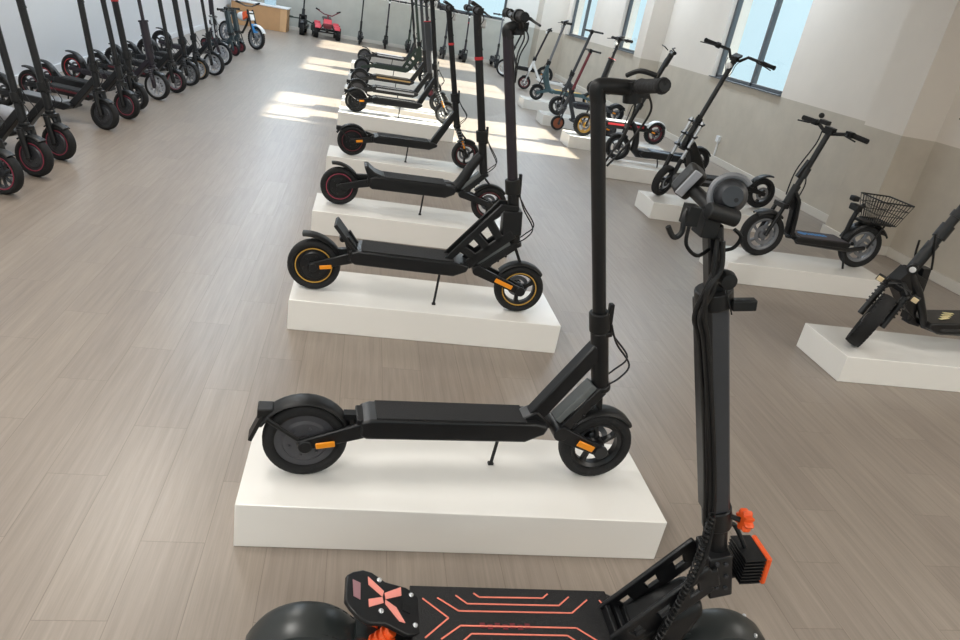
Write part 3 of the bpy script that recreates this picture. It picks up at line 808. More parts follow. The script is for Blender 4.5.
# scooter at the right edge
def edge_scooter():
    fr, re = V((2.83, 3.25)), V((3.86, 3.31)); yaw = on(fr, re)
    t = thing('electric_scooter', 'black scooter at the right edge with fat front wheel turned and a round headlight', 'scooter', (re.x, re.y, PH+.017), R_(yaw), RR)
    wb = (fr-re).length; Rw, Ww = .165, .078
    P = lambda x, z, y=0: V((x, y, z))
    hbp, htp = (wb-.215, .37), (wb-.525, 1.14)
    ax = V((hbp[0]-htp[0], 0, hbp[1]-htp[1])).normalized()
    S = M4.Translation(P(*hbp)) @ M4.Rotation(R_(-46), 4, ax) @ M4.Translation(-P(*hbp))
    wheel(t, (0, 0, Rw-.016), Rw, Ww, 'star', None, True); wheel(t, (wb, 0, Rw), Rw, Ww, 'star', None, True, BLK, S)
    g = MB(); g.prism([(.12, .16), (.16, .10), (.52, .10), (.60, .13), (.60, .165), (.12, .20)], -.10, .10); dk = g.build('deck', BLK, t, .01, 3)
    g = MB(); g.box((.36, 0, .175), (.44, .18, .012), M4.Rotation(R_(4), 3, 'Y')); mt = g.build('deck_mat', BRN, dk, .003)
    g = MB()
    for i in range(4): g.bar(V((.50-.035*i, .05-.03*i, .179+.002*i)), V((.42-.03*i, .03-.02*i, .183+.002*i)), .016, .002)
    g.build('mat_print', LOGO, mt)
    # loop frame: down tube, floor rail, up to the seat end
    g = MB()
    for sg in (-1, 1):
        y = sg*.05
        g.tube([P(wb-.205, .44, y*.4), P(wb-.30, .335, y), P(wb-.40, .20, y), P(wb-.44, .135, y), P(.50, .12, sg*.09), P(.20, .14, sg*.09), P(.02, Rw, sg*.07)], .022, 10)
    g.prism([(wb-.14, .36), (wb-.20, .45), (wb-.33, .40), (wb-.345, .20), (wb-.39, .15), (wb-.43, .13), (wb-.28, .22)], -.042, .042)
    g.bar(P(wb-.32, .46), P(wb-.36, .15), .055, .05)
    g.bar(P(wb-.36, .15), P(wb-.44, .135), .06, .05)
    nk = g.build('frame', BLK, t, .006)
    g = MB(); g.tube([P(*lerp(hbp, htp, -.05)), P(*lerp(hbp, htp, .30))], .033, 16); g.build('head_tube', BLK, t)
    g = MB(); g.tube([P(*lerp(hbp, htp, .1)), P(*htp)], .026, 16); g.tube([P(*lerp(hbp, htp, .34)), P(*lerp(hbp, htp, .44))], .036, 14); g.tube([P(*lerp(hbp, htp, .50)), P(*lerp(hbp, htp, .54))], .034, 14)
    st = g.xf(S).build('stem', BLK, t)
    g = MB()
    for sg in (-1, 1):
        g.tube([P(wb, Rw, sg*.065), P(wb-.09, .345, sg*.062)], .017, 12); g.bar(P(wb-.09, .35, sg*.066), P(wb-.15, .375, 0), .04, .03)
    g.bar(P(wb-.12, .36, -.07), P(wb-.12, .36, .07), .04, .03)
    fk = g.xf(S).build('fork', BLK, t, .004)
    for sg in (-1, 1):
        g = MB()
        for i in range(6): g.lathez([(.023, -.005), (.023, .005)], 12, P(wb-.028-.0085*i, Rw+.075+.021*i, sg*.064), M4.Rotation(R_(-21), 3, 'Y'))
        g.xf(S).build('fork_boot', PLA, fk)
    for sg in (-1, 1):
        g = MB(); g.box((wb-.055, sg*.10, .375), (.03, .04, .035)); g.tube([P(wb-.1, .37, sg*.06), P(wb-.06, .37, sg*.09)], .006, 6); li = g.xf(S).build('turn_signal', PLA, fk, .005)
        g = MB(); g.box((wb-.038, sg*.10, .375), (.008, .032, .028)); g.xf(S).build('lens', AMB, li, .003)
    q = lerp(hbp, htp, .10)
    g = MB(); g.lathez([(.001, -.02), (.024, -.015), (.029, .02), (.029, .03), (.001, .03)], 20, (q[0]+.055, 0, q[1]+.02), M4.Rotation(PI/2, 3, 'Y')); hl = g.xf(S).build('headlight', PLA, fk)
    g = MB(); g.lathez([(.001, .030), (.017, .030), (.015, .034), (.001, .036)], 20, (q[0]+.055, 0, q[1]+.02), M4.Rotation(PI/2, 3, 'Y')); g.xf(S).build('lens', WHT, hl)
    g = MB(); top = P(*htp); g.tube([top+V((-.03, -.30, .03)), top+V((-.01, -.1, .02)), top, top+V((-.01, .1, .02)), top+V((-.03, .30, .03))], .014, 10); hb = g.xf(S).build('handlebar', PLA, t)
    for sg in (-1, 1): g = MB(); g.tube([top+V((-.03, sg*.30, .03)), top+V((-.022, sg*.19, .026))], .018, 12); g.xf(S).build('grip', RUB, hb)
    g = MB(); g.stube([P(wb-.24, .60, -.03), P(wb-.28, .50, -.05), P(wb-.33, .45, -.04), P(wb-.345, .35, -.03)], .006, 8); g.build('cable', PLA, t); g = MB(); g.stube([P(wb-.26, .66, .03), P(wb-.305, .53, .04), P(wb-.34, .46, .03)], .006, 8); g.build('cable', PLA, t)
    g = MB(); g.arc((0, 0, Rw), Rw+.02, Ww+.03, 20, 150); g.build('fender', PLA, t)
    return t
edge_scooter()

def basket_scooter():
    fr, re = V((3.04, 4.70)), V((3.90, 4.715)); yaw = on(fr, re)
    t = thing('electric_scooter', 'black scooter with a wire basket over the rear wheel and silver disc rims', 'scooter', (re.x, re.y, PH+.001), R_(yaw), RR)
    wb = (fr-re).length; Rw, Ww = .172, .066
    P = lambda x, z, y=0: V((x, y, z))
    hbp, htp = (wb-.115, .43), (wb-.245, .965)
    ax = V((hbp[0]-htp[0], 0, hbp[1]-htp[1])).normalized()
    S = M4.Identity(4)
    wheel(t, (0, 0, Rw), Rw, Ww, 'star', None, False, MID); wheel(t, (wb, 0, Rw), Rw, Ww, 'star', None, False, MID, S)
    x0, x1 = .16, wb-.24
    g = MB(); g.prism([(x0, .175), (x0+.03, .160), (x1-.02, .160), (x1+.02, .175), (x1, .205), (x0, .205)], -.10, .10); dk = g.build('deck', BLK, t, .01, 3)
    g = MB(); g.box(((x0+x1)/2, 0, .208), (x1-x0-.05, .19, .006)); mt = g.build('deck_mat', mat('plum_grey_mat', (66, 60, 62), .7), dk, .002)
    g = MB()
    g.lathez([(.001, 0), (.034, 0), (.034, .002), (.001, .002)], 14, (x1-.095, -.01, .211))
    x = x1-.135
    for i in range(6):
        w = (.016, .024, .020, .024, .018, .022)[i]; g.box((x-w/2, -.01, .212), (w, .052 if i % 2 == 0 else .044, .002)); x -= w+.009
    g.build('mat_print', BLU, mt)
    g = MB()
    for sg in (-1, 1):
        y = sg*.035
        g.tube([P(wb-.135, .52, y*.6), P(wb-.185, .45, y), P(wb-.205, .34, y), P(x1+.02, .22, y), P(x1-.02, .16, sg*.07), P(x0, .15, sg*.085), P(.0, Rw, sg*.05)], .017, 10)
    g.bar(P(wb-.185, .47), P(x1+.03, .20), .05, .04); g.bar(P(wb-.13, .47), P(wb-.19, .40), .045, .07); nk = g.build('frame', BLK, t, .004)
    g = MB(); g.tube([P(*lerp(hbp, htp, -.06)), P(*lerp(hbp, htp, .25))], .030, 14); g.build('head_tube', BLK, t)
    g = MB(); g.tube([P(*lerp(hbp, htp, .1)), P(*htp)], .021, 14); g.tube([P(*lerp(hbp, htp, .36)), P(*lerp(hbp, htp, .50))], .030, 14); g.bar(P(hbp[0]-.01, .62), P(hbp[0]-.06, .75), .03, .03); st = g.xf(S).build('stem', BLK, t)
    g = MB()
    for sg in (-1, 1): g.tube([P(wb, Rw, sg*.052), P(wb-.07, .41, sg*.052)], .015, 12)
    g.bar(P(wb-.075, .41, -.068), P(wb-.075, .41, .068), .045, .035); g.tube([P(wb-.08, .405), P(*hbp)], .024, 12); g.xf(S).build('fork', BLK, t, .003)
    g = MB(); g.arc((wb, 0, Rw), Rw+.018, Ww+.03, 55, 125); g.xf(S).build('fender', PLA, t)
    g = MB(); g.arc((0, 0, Rw), Rw+.02, Ww+.03, 15, 150, tip=.02); g.build('fender', PLA, t)
    top = P(*htp); S = M4.Translation(P(*hbp)) @ M4.Rotation(R_(-20), 4, ax) @ M4.Translation(-P(*hbp))
    g = MB(); g.tube([top+V((-.04, -.27, .025)), top+V((-.03, -.14, .03)), top+V((0, -.06, .005)), top, top+V((0, .06, .005)), top+V((-.03, .14, .03)), top+V((-.04, .27, .025))], .013, 10); g.box(top+V((.0, 0, .01)), (.05, .07, .05)); hb = g.xf(S).build('handlebar', PLA, t)
    for sg in (-1, 1):
        g = MB(); g.tube([top+V((-.04, sg*.28, .025)), top+V((-.034, sg*.17, .029))], .018, 12); g.xf(S).build('grip', RUB, hb)
        g = MB(); g.box(top+V((-.02, sg*.145, .03)), (.05, .045, .04)); g.tube([top+V((0, sg*.14, .03)), top+V((.045, sg*.16, .02)), top+V((.05, sg*.25, .01))], .006, 8); g.xf(S).build('brake_lever', PLA, hb, .004)
    g = MB(); g.box(top+V((.02, -.05, .055)), (.05, .07, .03)); g.ball(top+V((-.01, -.12, .085)), (.02, .022, .02)); g.xf(S).build('display', PLA, hb, .004)
    g = MB(); g.stube([top+V((.03, -.04, .0)), top+V((.05, -.03, -.1)), P(hbp[0]+.0, .66, -.03), P(hbp[0]+.01, .48, -.03)], .005, 8); g.build('cable', PLA, t)
    g = MB(); g.stube([P(hbp[0]-.06, .70, -.03), P(hbp[0]-.12, .58, -.04), P(hbp[0]-.10, .45, -.04)], .005, 8); g.build('cable', PLA, t)
    # rear rack, seat post stub and basket
    g = MB()
    g.box((-.02, 0, .372), (.26, .12, .02)); g.tube([P(.17, .21), P(.16, .36), P(.14, .46), P(.10, .49)], .018, 10)
    for sg in (-1, 1): g.tube([P(-.10, .37, sg*.05), P(-.02, Rw, sg*.055)], .008, 8)
    rk = g.build('rear_rack', PLA, t, .004)
    g = MB(); g.box((.15, -.02, .46), (.05, .10, .05)); g.box((.165, -.05, .52), (.05, .06, .04)); g.build('seat_post', PLA, rk, .008)
    b = MB(); tz, bz = .555, .38; tx0, tx1, bx0, bx1 = .06, -.20, .03, -.15; ty, by = .135, .10
    def wire(a, c, r=.0028): b.tube([a, c], r, 5)
    tp = [V((tx0, -ty, tz)), V((tx0, ty, tz)), V((tx1, ty, tz)), V((tx1, -ty, tz))]; bt = [V((bx0, -by, bz)), V((bx0, by, bz)), V((bx1, by, bz)), V((bx1, -by, bz))]
    for i in range(4):
        j = (i+1) % 4; wire(tp[i], tp[j], .006); wire(bt[i], bt[j], .004)
        for k in range(9): wire(tp[i].lerp(tp[j], k/9), bt[i].lerp(bt[j], k/9))
        for k in (.3, .6): wire(tp[i].lerp(bt[i], k), tp[j].lerp(bt[j], k))
    for k in range(1, 7): wire(bt[0].lerp(bt[3], k/7), bt[1].lerp(bt[2], k/7)); wire(bt[0].lerp(bt[1], k/7), bt[3].lerp(bt[2], k/7))
    b.build('basket', PLA, t)
    g = MB(); g.tube([(x0+.02, .05, .15), (x0+.01, .09, .08), (x0, .11, .006)], .008, 8); g.build('kickstand', PLA, t)
    return t
basket_scooter()

def tall_scooter():
    fr, re = V((2.87, 6.235)), V((3.93, 6.335)); yaw = on(fr, re)
    t = scooter('black scooter with twin silver fork tubes and wide handlebar before the big window', (re.x, re.y), yaw, PH+.001, group=RR, wb=1.06, R=.150, W=.075, knob=False,
        rear_rim='tri', front_rim='tri', neck='fold', fork='dual', hb=(.985, .47), ht=(.715, 1.30), deck=(.22, .80, .16, .24, .10), bar='rise', barw=.37, sr=.022, steer=32, deck_side=MID,
        rfend='flip', frontfender=False, reflect=False, head=.28, kick=0, rear_stripe=None, latch=True)
    g = MB(); g.prism([(.72, .24), (.84, .28), (.90, .42), (.96, .52), (.90, .56), (.80, .44), (.70, .30)], -.07, .07); g.build('front_shroud', PLA, t, .02)
    return t
tall_scooter()

# swan neck scooter
def swan_scooter():
    fr, re = V((2.915, 7.79)), V((3.86, 7.70)); yaw = on(fr, re)
    t = thing('electric_scooter', 'black swan-neck scooter with a bluish reflection painted on its deck, beside the tall-forked one', 'scooter', (re.x, re.y, PH+.001), R_(yaw), RR)
    wb = (fr-re).length; Rw, Ww = .145, .075
    P = lambda x, z, y=0: V((x, y, z))
    wheel(t, (0, 0, Rw), Rw, Ww, 'star', None, False, BLK); wheel(t, (wb, 0, Rw), Rw, Ww, 'star', None, False, GRY)
    g = MB(); g.tube([P(.10, .17), P(wb-.36, .12), P(wb-.24, .115), P(wb-.19, .15), P(wb-.19, .23), P(wb-.175, .33), P(wb-.12, .41), P(wb-.09, .43)], [.04, .05, .05, .045, .04, .034, .03, .03], 14); nk = g.build('frame', BLK, t)
    g = MB(); g.prism([(.13, .10), (wb-.28, .09), (wb-.24, .12), (wb-.27, .165), (.13, .175)], -.095, .095); dk = g.build('deck', BLK, t, .01, 3)
    g = MB(); g.box((.37, 0, .174), (.42, .17, .006)); g.build('deck_mat', mat('bluish_reflection_mat', (118, 132, 148), .45), dk, .002)  # bluish reflection on the deck top, painted as the mat colour
    hbp, htp = (wb-.06, .42), (wb-.33, 1.21)
    g = MB(); g.tube([P(*hbp), P(*lerp(hbp, htp, .9))], .024, 14); g.tube([P(*lerp(hbp, htp, .22)), P(*lerp(hbp, htp, .30))], .034, 14); g.tube([P(*lerp(hbp, htp, .84)), P(*htp)], .032, 14); g.build('stem', BLK, t)
    g = MB()
    for sg in (-1, 1): g.tube([P(wb, Rw, sg*.055), P(wb-.045, .37, sg*.055)], .014, 10)
    g.bar(P(wb-.05, .38, -.07), P(wb-.05, .38, .07), .04, .04); g.tube([P(wb-.05, .38), P(*hbp)], .025, 12); g.build('fork', BLK, t, .003)
    top = P(*htp)
    g = MB(); g.tube([top+V((-.07, -.26, .02)), top+V((-.02, -.08, .01)), top, top+V((.02, .08, .01)), top+V((.05, .26, .02))], .014, 10); hb = g.build('handlebar', PLA, t)
    for sg in (-1, 1):
        g = MB(); g.tube([top+V((-.01+sg*.062, sg*.27, .02)), top+V((-.01+sg*.035, sg*.15, .014))], .019, 12); g.build('grip', RUB, hb)
        g = MB(); g.tube([top+V((.01, sg*.13, .03)), top+V((.05, sg*.14, .06)), top+V((.055, sg*.24, .07))], .006, 8); g.build('brake_lever', PLA, hb)
    g = MB(); g.tube([P(htp[0]+.04, htp[1]-.05, -.03), P(wb-.2, .85, -.05), P(wb-.06, .6, -.05), P(wb-.03, .4, -.05)], .006, 8); g.build('cable', PLA, t)
    g = MB(); g.arc((wb, 0, Rw), Rw+.018, Ww+.03, 45, 120); g.build('fender', PLA, t)
    g = MB(); g.arc((0, 0, Rw), Rw+.018, Ww+.03, 20, 150); g.build('fender', PLA, t)
    g = MB(); g.tube([(.48, .05, .1), (.47, .08, .05), (.47, .10, .006)], .008, 8); g.build('kickstand', PLA, t)
    return t
swan_scooter()

scooter('black scooter with red collar on a thick stem and a white rear mudguard', (3.97, 9.36), on((2.89, 9.16), (3.97, 9.36)), PH+.001, group=RR, wb=1.09, R=.15, W=.08, knob=True, rear_rim='tri', front_rim='tri',
    front_rimmat=GLD, rear_rimmat=DRED, neck='fold', fork='straight', hb=(1.03, .42), ht=(.86, 1.24), deck=(.2, .85, .16, .25, .10), deckmat=WHT, deck_side=RED, stem='thick', sr=.024, colz=.68, collar=RED,
    barw=.26, reflect=True, fmat=WHT, frontfender=False, kick=0)
scooter('grey T-bar scooter with knobbly dark front tyre, behind the red-collared one', (3.92, 10.95), on((2.90, 10.78), (3.92, 10.95)), PH+.001, group=RR, wb=1.0, R=.14, W=.085, knob=True, rear_rim='tri', front_rim='tri',
    neck='fold', fork='straight', hb=(.93, .40), ht=(.70, 1.25), deck=(.2, .78, .14, .23, .09), stem_mat=GRY, barw=.30, grips=False, display=False, lamp=False, deck_side=PUR, kick=0, frontfender=False, cable=False, body=GRY)
scooter('grey scooter on the floor with a small orange-brown front wheel and low T-bar', (3.72, 10.45), on((2.87, 10.35), (3.72, 10.45)), 0, group=RR, wb=.86, R=.105, W=.055, rear_rim='hub', front_rim='hub',
    front_rimmat=mat('orange_brown_rim', (150, 88, 62), .6), neck='box', fork='straight', hb=(.80, .36), ht=(.585, 1.16), deck=(.14, .66, .13, .19, .08), stem_mat=DRED, body=GRY, barw=.28, grips=False, display=False, lamp=False, kick=0, frontfender=False, cable=False, reflect=True)
scooter('grey-blue step scooter with slim pale stem behind the knobbly-tyred one', (3.92, 12.42), on((2.90, 12.30), (3.92, 12.42)), PH+.001, group=RR, wb=1.0, R=.125, W=.06, rear_rim='tri', front_rim='tri', rear_rimmat=YEL, front_rimmat=GRY,
    neck='curve', fork='link', hb=(.93, .40), ht=(.74, 1.28), deck=(.16, .76, .15, .21, .09), body=TEAL, stem_mat=MID, deckmat=YEL, barw=.22, kick=0, reflect=False)
scooter('scooter with white-framed front end and dark red wheels near the far right corner', (4.25, 15.05), on((3.34, 15.2), (4.25, 15.05)), 0, group=RR, wb=.95, R=.135, W=.06, rear_rim='tri', front_rim='tri', front_rimmat=DRED,
    neck='box', fork='spring', hb=(.88, .42), ht=(.64, 1.22), body=WHT, stem_mat=PUR, deckmat=PUR, kick=0, barw=.25, cable=False, deck=(.16, .7, .2, .26, .08))
scooter('black scooter with big spoked front wheel by the back window', (4.15, 17.0), on((3.25, 17.2), (4.15, 17.0)), 0, group=RR, wb=.95, R=.20, W=.07, rear_rim='spoke', front_rim='spoke', front_rimmat=SIL,
    neck='fold', fork='straight', hb=(.86, .50), ht=(.62, 1.22), kick=0, barw=.27, cable=False, frontfender=False, deck=(.24, .7, .22, .30, .08), fender=False)

# ------------------------------------------------------------------ left row
LG = 'scooters along the white left wall'
YAW = -20.5
def left(fx, fy, label, **k):
    wb = k.pop('wb', 1.0); a = R_(YAW); tz = k.pop('top', .24); dz = k.pop('yaw', YAW); a = R_(dz)
    base = dict(hb=(wb-.055, .33), ht=(wb-tz, 1.17), neck='fold', fork='straight', deck=(.15, .72, .105, .165, .08), front_rim='hub', rear_rim='tri', sr=.022, kick=.42, lean=0,
                reflect=False, rfend='flip', head=.16, barw=.24, cable=True, lamp=True, legr=.021)
    base.update(k)
    return scooter(label, (fx-wb*math.cos(a), fy-wb*math.sin(a)), dz, 0, group=LG, wb=wb, **base)
left(-2.06, 4.52, 'scooter at the left edge with a pink-ringed spoked front wheel', front_rim='spoke', front_rimmat=GRY, front_stripe=PNK, R=.13, deck_side=DRED)
left(-2.055, 4.95, 'black scooter with pink-ringed solid front wheel, second from the left edge', top=.25, front_stripe=PNK, front_rimmat=GRY, R=.13)
left(-2.075, 5.41, 'black scooter with thin pink wheel ring and tall bare stem, third from the left edge', top=.25, front_stripe=PNK, front_rimmat=GRY, R=.125, sr=.025)
left(-2.12, 6.51, 'black scooter with plain solid front wheel, first after the gap in the left row', top=.205, front_rimmat=GRY, R=.125, sr=.024, body=BLK, deckmat=MID, mats_line=None)
left(-2.10, 7.04, 'black scooter with pink-ringed disc wheel and red deck edge next to the plain-wheeled one', front_stripe=PNK, front_rimmat=GRY, deck_side=DRED, rear_stripe=DRED)
left(-2.15, 7.50, 'black scooter with red cap on a thick stem and a grey disc wheel', front_rim='tri', front_rimmat=GRY, sr=.030, stem='round', collar=RED, colz=.74, rear_stripe=RED)
left(-2.13, 8.18, 'black scooter with wide lower stem, thin upper pole and white-spoked wheel, left row', front_rim='spoke', front_rimmat=LGR, R=.14, W=.065, stem='thick', colz=.50, sr=.024, rear_stripe=RED, body=PUR, fork='spring')
left(-2.08, 8.75, 'slim black scooter with grey-pink front wheel in the left row', front_rim='tri', front_rimmat=MID, front_stripe=PNK, deck_side=DRED)
left(-2.07, 9.35, 'black scooter with wide tapering stem and white-spoked front wheel', front_rim='spoke', front_rimmat=MID, R=.135, sr=.032, knob=True, fork='spring', front_stripe=None)
left(-2.07, 9.92, 'black scooter with red stem cap and gold-edged white front wheel', front_rim='spoke', front_rimmat=LGR, front_stripe=GLD, R=.13, collar=RED, colz=.80, sr=.024)
left(-2.00, 10.46, 'black scooter with large pale-spoked front wheel near the end of the left row', front_rim='spoke', front_rimmat=LGR, R=.15, W=.065, sr=.02, fork='spring')
left(-2.09, 11.55, 'dark scooter with white-ringed front wheel and twin-tube fork near the left row end', front_rim='spoke', front_rimmat=LGR, front_stripe=WHT, R=.16, sr=.034, body=PUR, fork='dual', hb=(.86, .44))
for fx, fy, l in ((-2.14, 12.95, 'slim dark teal kick scooter, one place before the teal one by the motorbike'), (-2.14, 13.55, 'slim dark teal kick scooter directly beside the mini motorbike')):
    left(fx, fy, l, wb=.62, R=.09, W=.05, hb=(.56, .24), ht=(.43, .68), deck=(.12, .46, .09, .13, .06), front_rim='hub', rear_rim='hub', front_rimmat=DRED, rear_rimmat=DRED, body=mat('dark_teal', (38, 52, 56), .5), sr=.034, stem='rect', barw=.19, kick=0,
         cable=False, lamp=False, display=False, yaw=-30, grips=True)

def mini_moto():
    fx, fy, yaw = -2.0, 14.35, -38; wb = .78
    a = R_(yaw)
    t = thing('mini_motorbike', 'kids motorbike with white tank, orange cowl and blue fork guard', 'motorbike', (fx-wb*math.cos(a), fy-wb*math.sin(a), 0), a)
    P = lambda x, z, y=0: V((x, y, z))
    wheel(t, (0, 0, .19), .19, .06, 'spoke', None, True, MID); wheel(t, (wb, 0, .20), .20, .06, 'spoke', None, True, MID)
    g = MB(); g.tube([P(.0, .19), P(.22, .26), P(.42, .24), P(.52, .40), P(.58, .56)], .022, 10); g.tube([P(.22, .26), P(.24, .48), P(.56, .54)], .02, 10); g.build('frame', BLK, t)
    g = MB()
    for sg in (-1, 1): g.tube([P(wb, .20, sg*.06), P(wb-.19, .66, sg*.06)], .019, 10)
    g.bar(P(wb-.17, .60, -.07), P(wb-.17, .60, .07), .05, .03); fk = g.build('fork', BLK, t)
    g = MB(); g.box((wb-.05, 0, .36), (.04, .13, .16), M4.Rotation(R_(-22), 3, 'Y')); g.build('fork_guard', BLUP, fk, .01)
    g = MB(); g.box((wb-.15, 0, .56), (.03, .14, .16), M4.Rotation(R_(-22), 3, 'Y')); g.build('number_board', WHT, t, .01)
    g = MB(); g.ball((.42, 0, .52), (.13, .08, .08), 14); g.build('tank', WHT, t)
    g = MB(); g.prism([(.48, .46), (.60, .54), (.58, .64), (.46, .60)], -.07, .07); g.build('cowl', ORP, t, .015)
    g = MB(); g.prism([(-.12, .52), (.30, .50), (.32, .54), (-.14, .57)], -.055, .055); g.build('seat', BLK, t, .012)
    g = MB(); g.tube([P(.53, .78, -.28), P(.56, .72, -.08), P(.56, .72, .08), P(.53, .78, .28)], .013, 10); hb = g.build('handlebar', BLK, t)
    for sg in (-1, 1): g = MB(); g.tube([P(.53, .78, sg*.28), P(.54, .757, sg*.19)], .018, 10); g.build('grip', RUB, hb)
    g = MB(); g.arc((wb, 0, .20), .235, .08, 30, 120); g.build('fender', WHT, t)
    g = MB(); g.tube([(.3, .06, .24), (.28, .18, .01)], .009, 8); g.build('kickstand', BLK, t)
mini_moto()

# pale padded cylinder lying between two of the scooters
g = MB(); g.lathe([(.001, -.17), (.05, -.168), (.062, -.15), (.062, .15), (.05, .168), (.001, .17)], 24)
o = g.build('padded_roll', LGR); o.rotation_euler = (0, 0, R_(62)); o.location = (-2.72, 6.28, .063); tag(o, 'pale grey padded roll on the floor behind the third scooter of the left row', 'roll')

# ------------------------------------------------------------------ along the back wall
BG = 'scooters parked against the back wall'
def back(x, label, y=19.55, **k):
    base = dict(wb=.85, hb=(.79, .33), ht=(.60, 1.12), deck=(.14, .64, .11, .17, .07), neck='fold', fork='straight', front_rim='tri', rear_rim='hub', kick=0, cable=False, R=.115, W=.055, reflect=False, rfend='short', head=.18, barw=.24)
    base.update(k); wb = base['wb']
    return scooter(label, (x, y+.30), -90, 0, group=BG, **base)
y0 = 18.85
scooter('thin dark pole scooter standing right of the red quad against the back wall', (-.16, 20.0), -92, 0, group=BG, wb=.80, hb=(.745, .33), ht=(.60, 1.15), deck=(.14, .60, .11, .17, .07), neck='fold', fork='spring', R=.11, W=.05, kick=0, cable=False, reflect=False, rfend='short', head=.2, sr=.018, barw=.2, frontfender=True)
def bk(x, label, **k):
    base = dict(wb=.80, hb=(.745, .33), ht=(.60, 1.15), deck=(.14, .60, .11, .17, .07), neck='fold', fork='straight', front_rim='tri', rear_rim='hub', R=.11, W=.05, kick=0, cable=False, reflect=False, rfend='short', head=.2, sr=.02, barw=.24)
    base.update(k)
    return scooter(label, (x, 20.02), -90, 0, group=BG, **base)
bk(.46, 'dark scooter with brown stem standing alone before the grey back wall', stem_mat=PUR)
bk(1.04, 'green-black sprung scooter against the back wall just left of the window', body=GDK, fork='spring', barw=.33, knob=True, W=.07)
bk(1.96, 'dark grey scooter under the left end of the back window', body=GRY, sr=.024)
bk(2.50, 'dark scooter with plum body under the middle of the back window', body=PUR, W=.09, collar=RED, colz=.75)
bk(3.36, 'grey scooter with thin T handlebar under the right end of the back window', stem_mat=MID, body=GRY, ht=(.62, 1.28), barw=.26, W=.08, front_rimmat=MID)

QRD = mat('quad_red', (200, 62, 74), .45)
def quad():
    t = thing('quad_bike', 'small red quad bike with black tyres facing out from the back wall', 'quad bike', (-1.03, 19.55, 0), R_(-84))
    P = lambda x, z, y=0: V((x, y, z))
    for x, y, r, w in ((.32, .27, .15, .12), (.32, -.27, .15, .12), (-.30, .27, .16, .15), (-.30, -.27, .16, .15)):
        wheel(t, (x, y, r), r, w, 'tri', None, True, MID)
    g = MB(); g.tube([P(-.30, .16, -.26), P(-.30, .16, .26)], .022, 10); g.tube([P(.32, .15, -.26), P(.32, .15, .26)], .018, 10); g.tube([P(-.32, .18), P(0, .2), P(.32, .18)], .03, 10)
    for sg in (-1, 1): g.tube([P(.32, .16, sg*.2), P(.26, .38, sg*.07)], .018, 10)
    g.build('chassis', BLK, t)
    for sg in (-1, 1):
        g = MB(); g.arc((.32, sg*.23, .15), .19, .15, 30, 150, drop=.01); g.build('fender', QRD, t)
        g = MB(); g.arc((-.30, sg*.23, .16), .20, .15, 40, 140, drop=.01); g.build('fender', QRD, t)
    g = MB(); g.prism([(.40, .26), (.42, .36), (.24, .46), (-.02, .40), (-.02, .24)], -.10, .10); g.build('body', QRD, t, .02)
    g = MB(); g.prism([(.41, .22), (.44, .30), (.43, .36), (.41, .36)], -.10, .10); g.build('grille', DRED, t, .005)
    g = MB(); g.prism([(.06, .40), (.02, .45), (-.42, .48), (-.44, .42)], -.11, .11); g.build('seat', BLK, t, .02)
    g = MB(); g.tube([P(.10, .66, -.30), P(.18, .56, -.10), P(.18, .54, .10), P(.10, .66, .30)], .014, 10); g.tube([P(.18, .55), P(.24, .42)], .02, 10); hb = g.build('handlebar', DRED, t)
    for sg in (-1, 1): g = MB(); g.tube([P(.10, .66, sg*.30), P(.125, .625, sg*.21)], .019, 10); g.build('grip', RUB, hb)
    g = MB(); g.tube([P(.45, .26, -.2), P(.5, .24, -.1), P(.5, .24, .1), P(.45, .26, .2)], .014, 8); g.build('bumper', BLK, t)
quad()

def black_moto():
    t = thing('electric_scooter', 'black wide-tyred scooter with tall pole between the wooden counter and the quad', 'scooter', (-1.60, 20.0, 0), R_(-90))
    P = lambda x, z, y=0: V((x, y, z)); wb = .85
    wheel(t, (0, 0, .16), .16, .09, 'tri', None, True); wheel(t, (wb, 0, .17), .17, .10, 'tri', None, True)
    g = MB(); g.prism([(.18, .16), (.64, .14), (.68, .22), (.18, .24)], -.11, .11); g.build('deck', GDK, t, .01)
    g = MB(); g.bar(P(.62, .2), P(.74, .46), .10, .10); g.tube([P(.745, .42), P(.70, .60)], .04, 12); g.build('neck', BLK, t, .006)
    g = MB(); g.tube([P(.71, .55), P(.52, 1.2)], .02, 12); g.build('stem', BLK, t)
    g = MB()
    for sg in (-1, 1): g.tube([P(wb, .17, sg*.075), P(.755, .46, sg*.075)], .022, 10)
    g.bar(P(.755, .45, -.09), P(.755, .45, .09), .06, .05); g.build('fork', BLK, t, .004)
    g = MB(); g.arc((wb, 0, .17), .20, .13, 40, 130); g.build('fender', PLA, t)
    g = MB(); g.tube([P(.52, 1.24, -.3), P(.52, 1.2, 0), P(.52, 1.24, .3)], .014, 10); g.build('handlebar', PLA, t)
    g = MB(); g.tube([P(.60, .36, -.33), P(.62, .37, .0), P(.55, .26, .30)], .016, 10); g.box((.58, -.30, .37), (.05, .1, .04)); g.box((.5, .26, .2), (.2, .14, .14)); g.build('footpeg', GDK, t, .01)
black_moto()

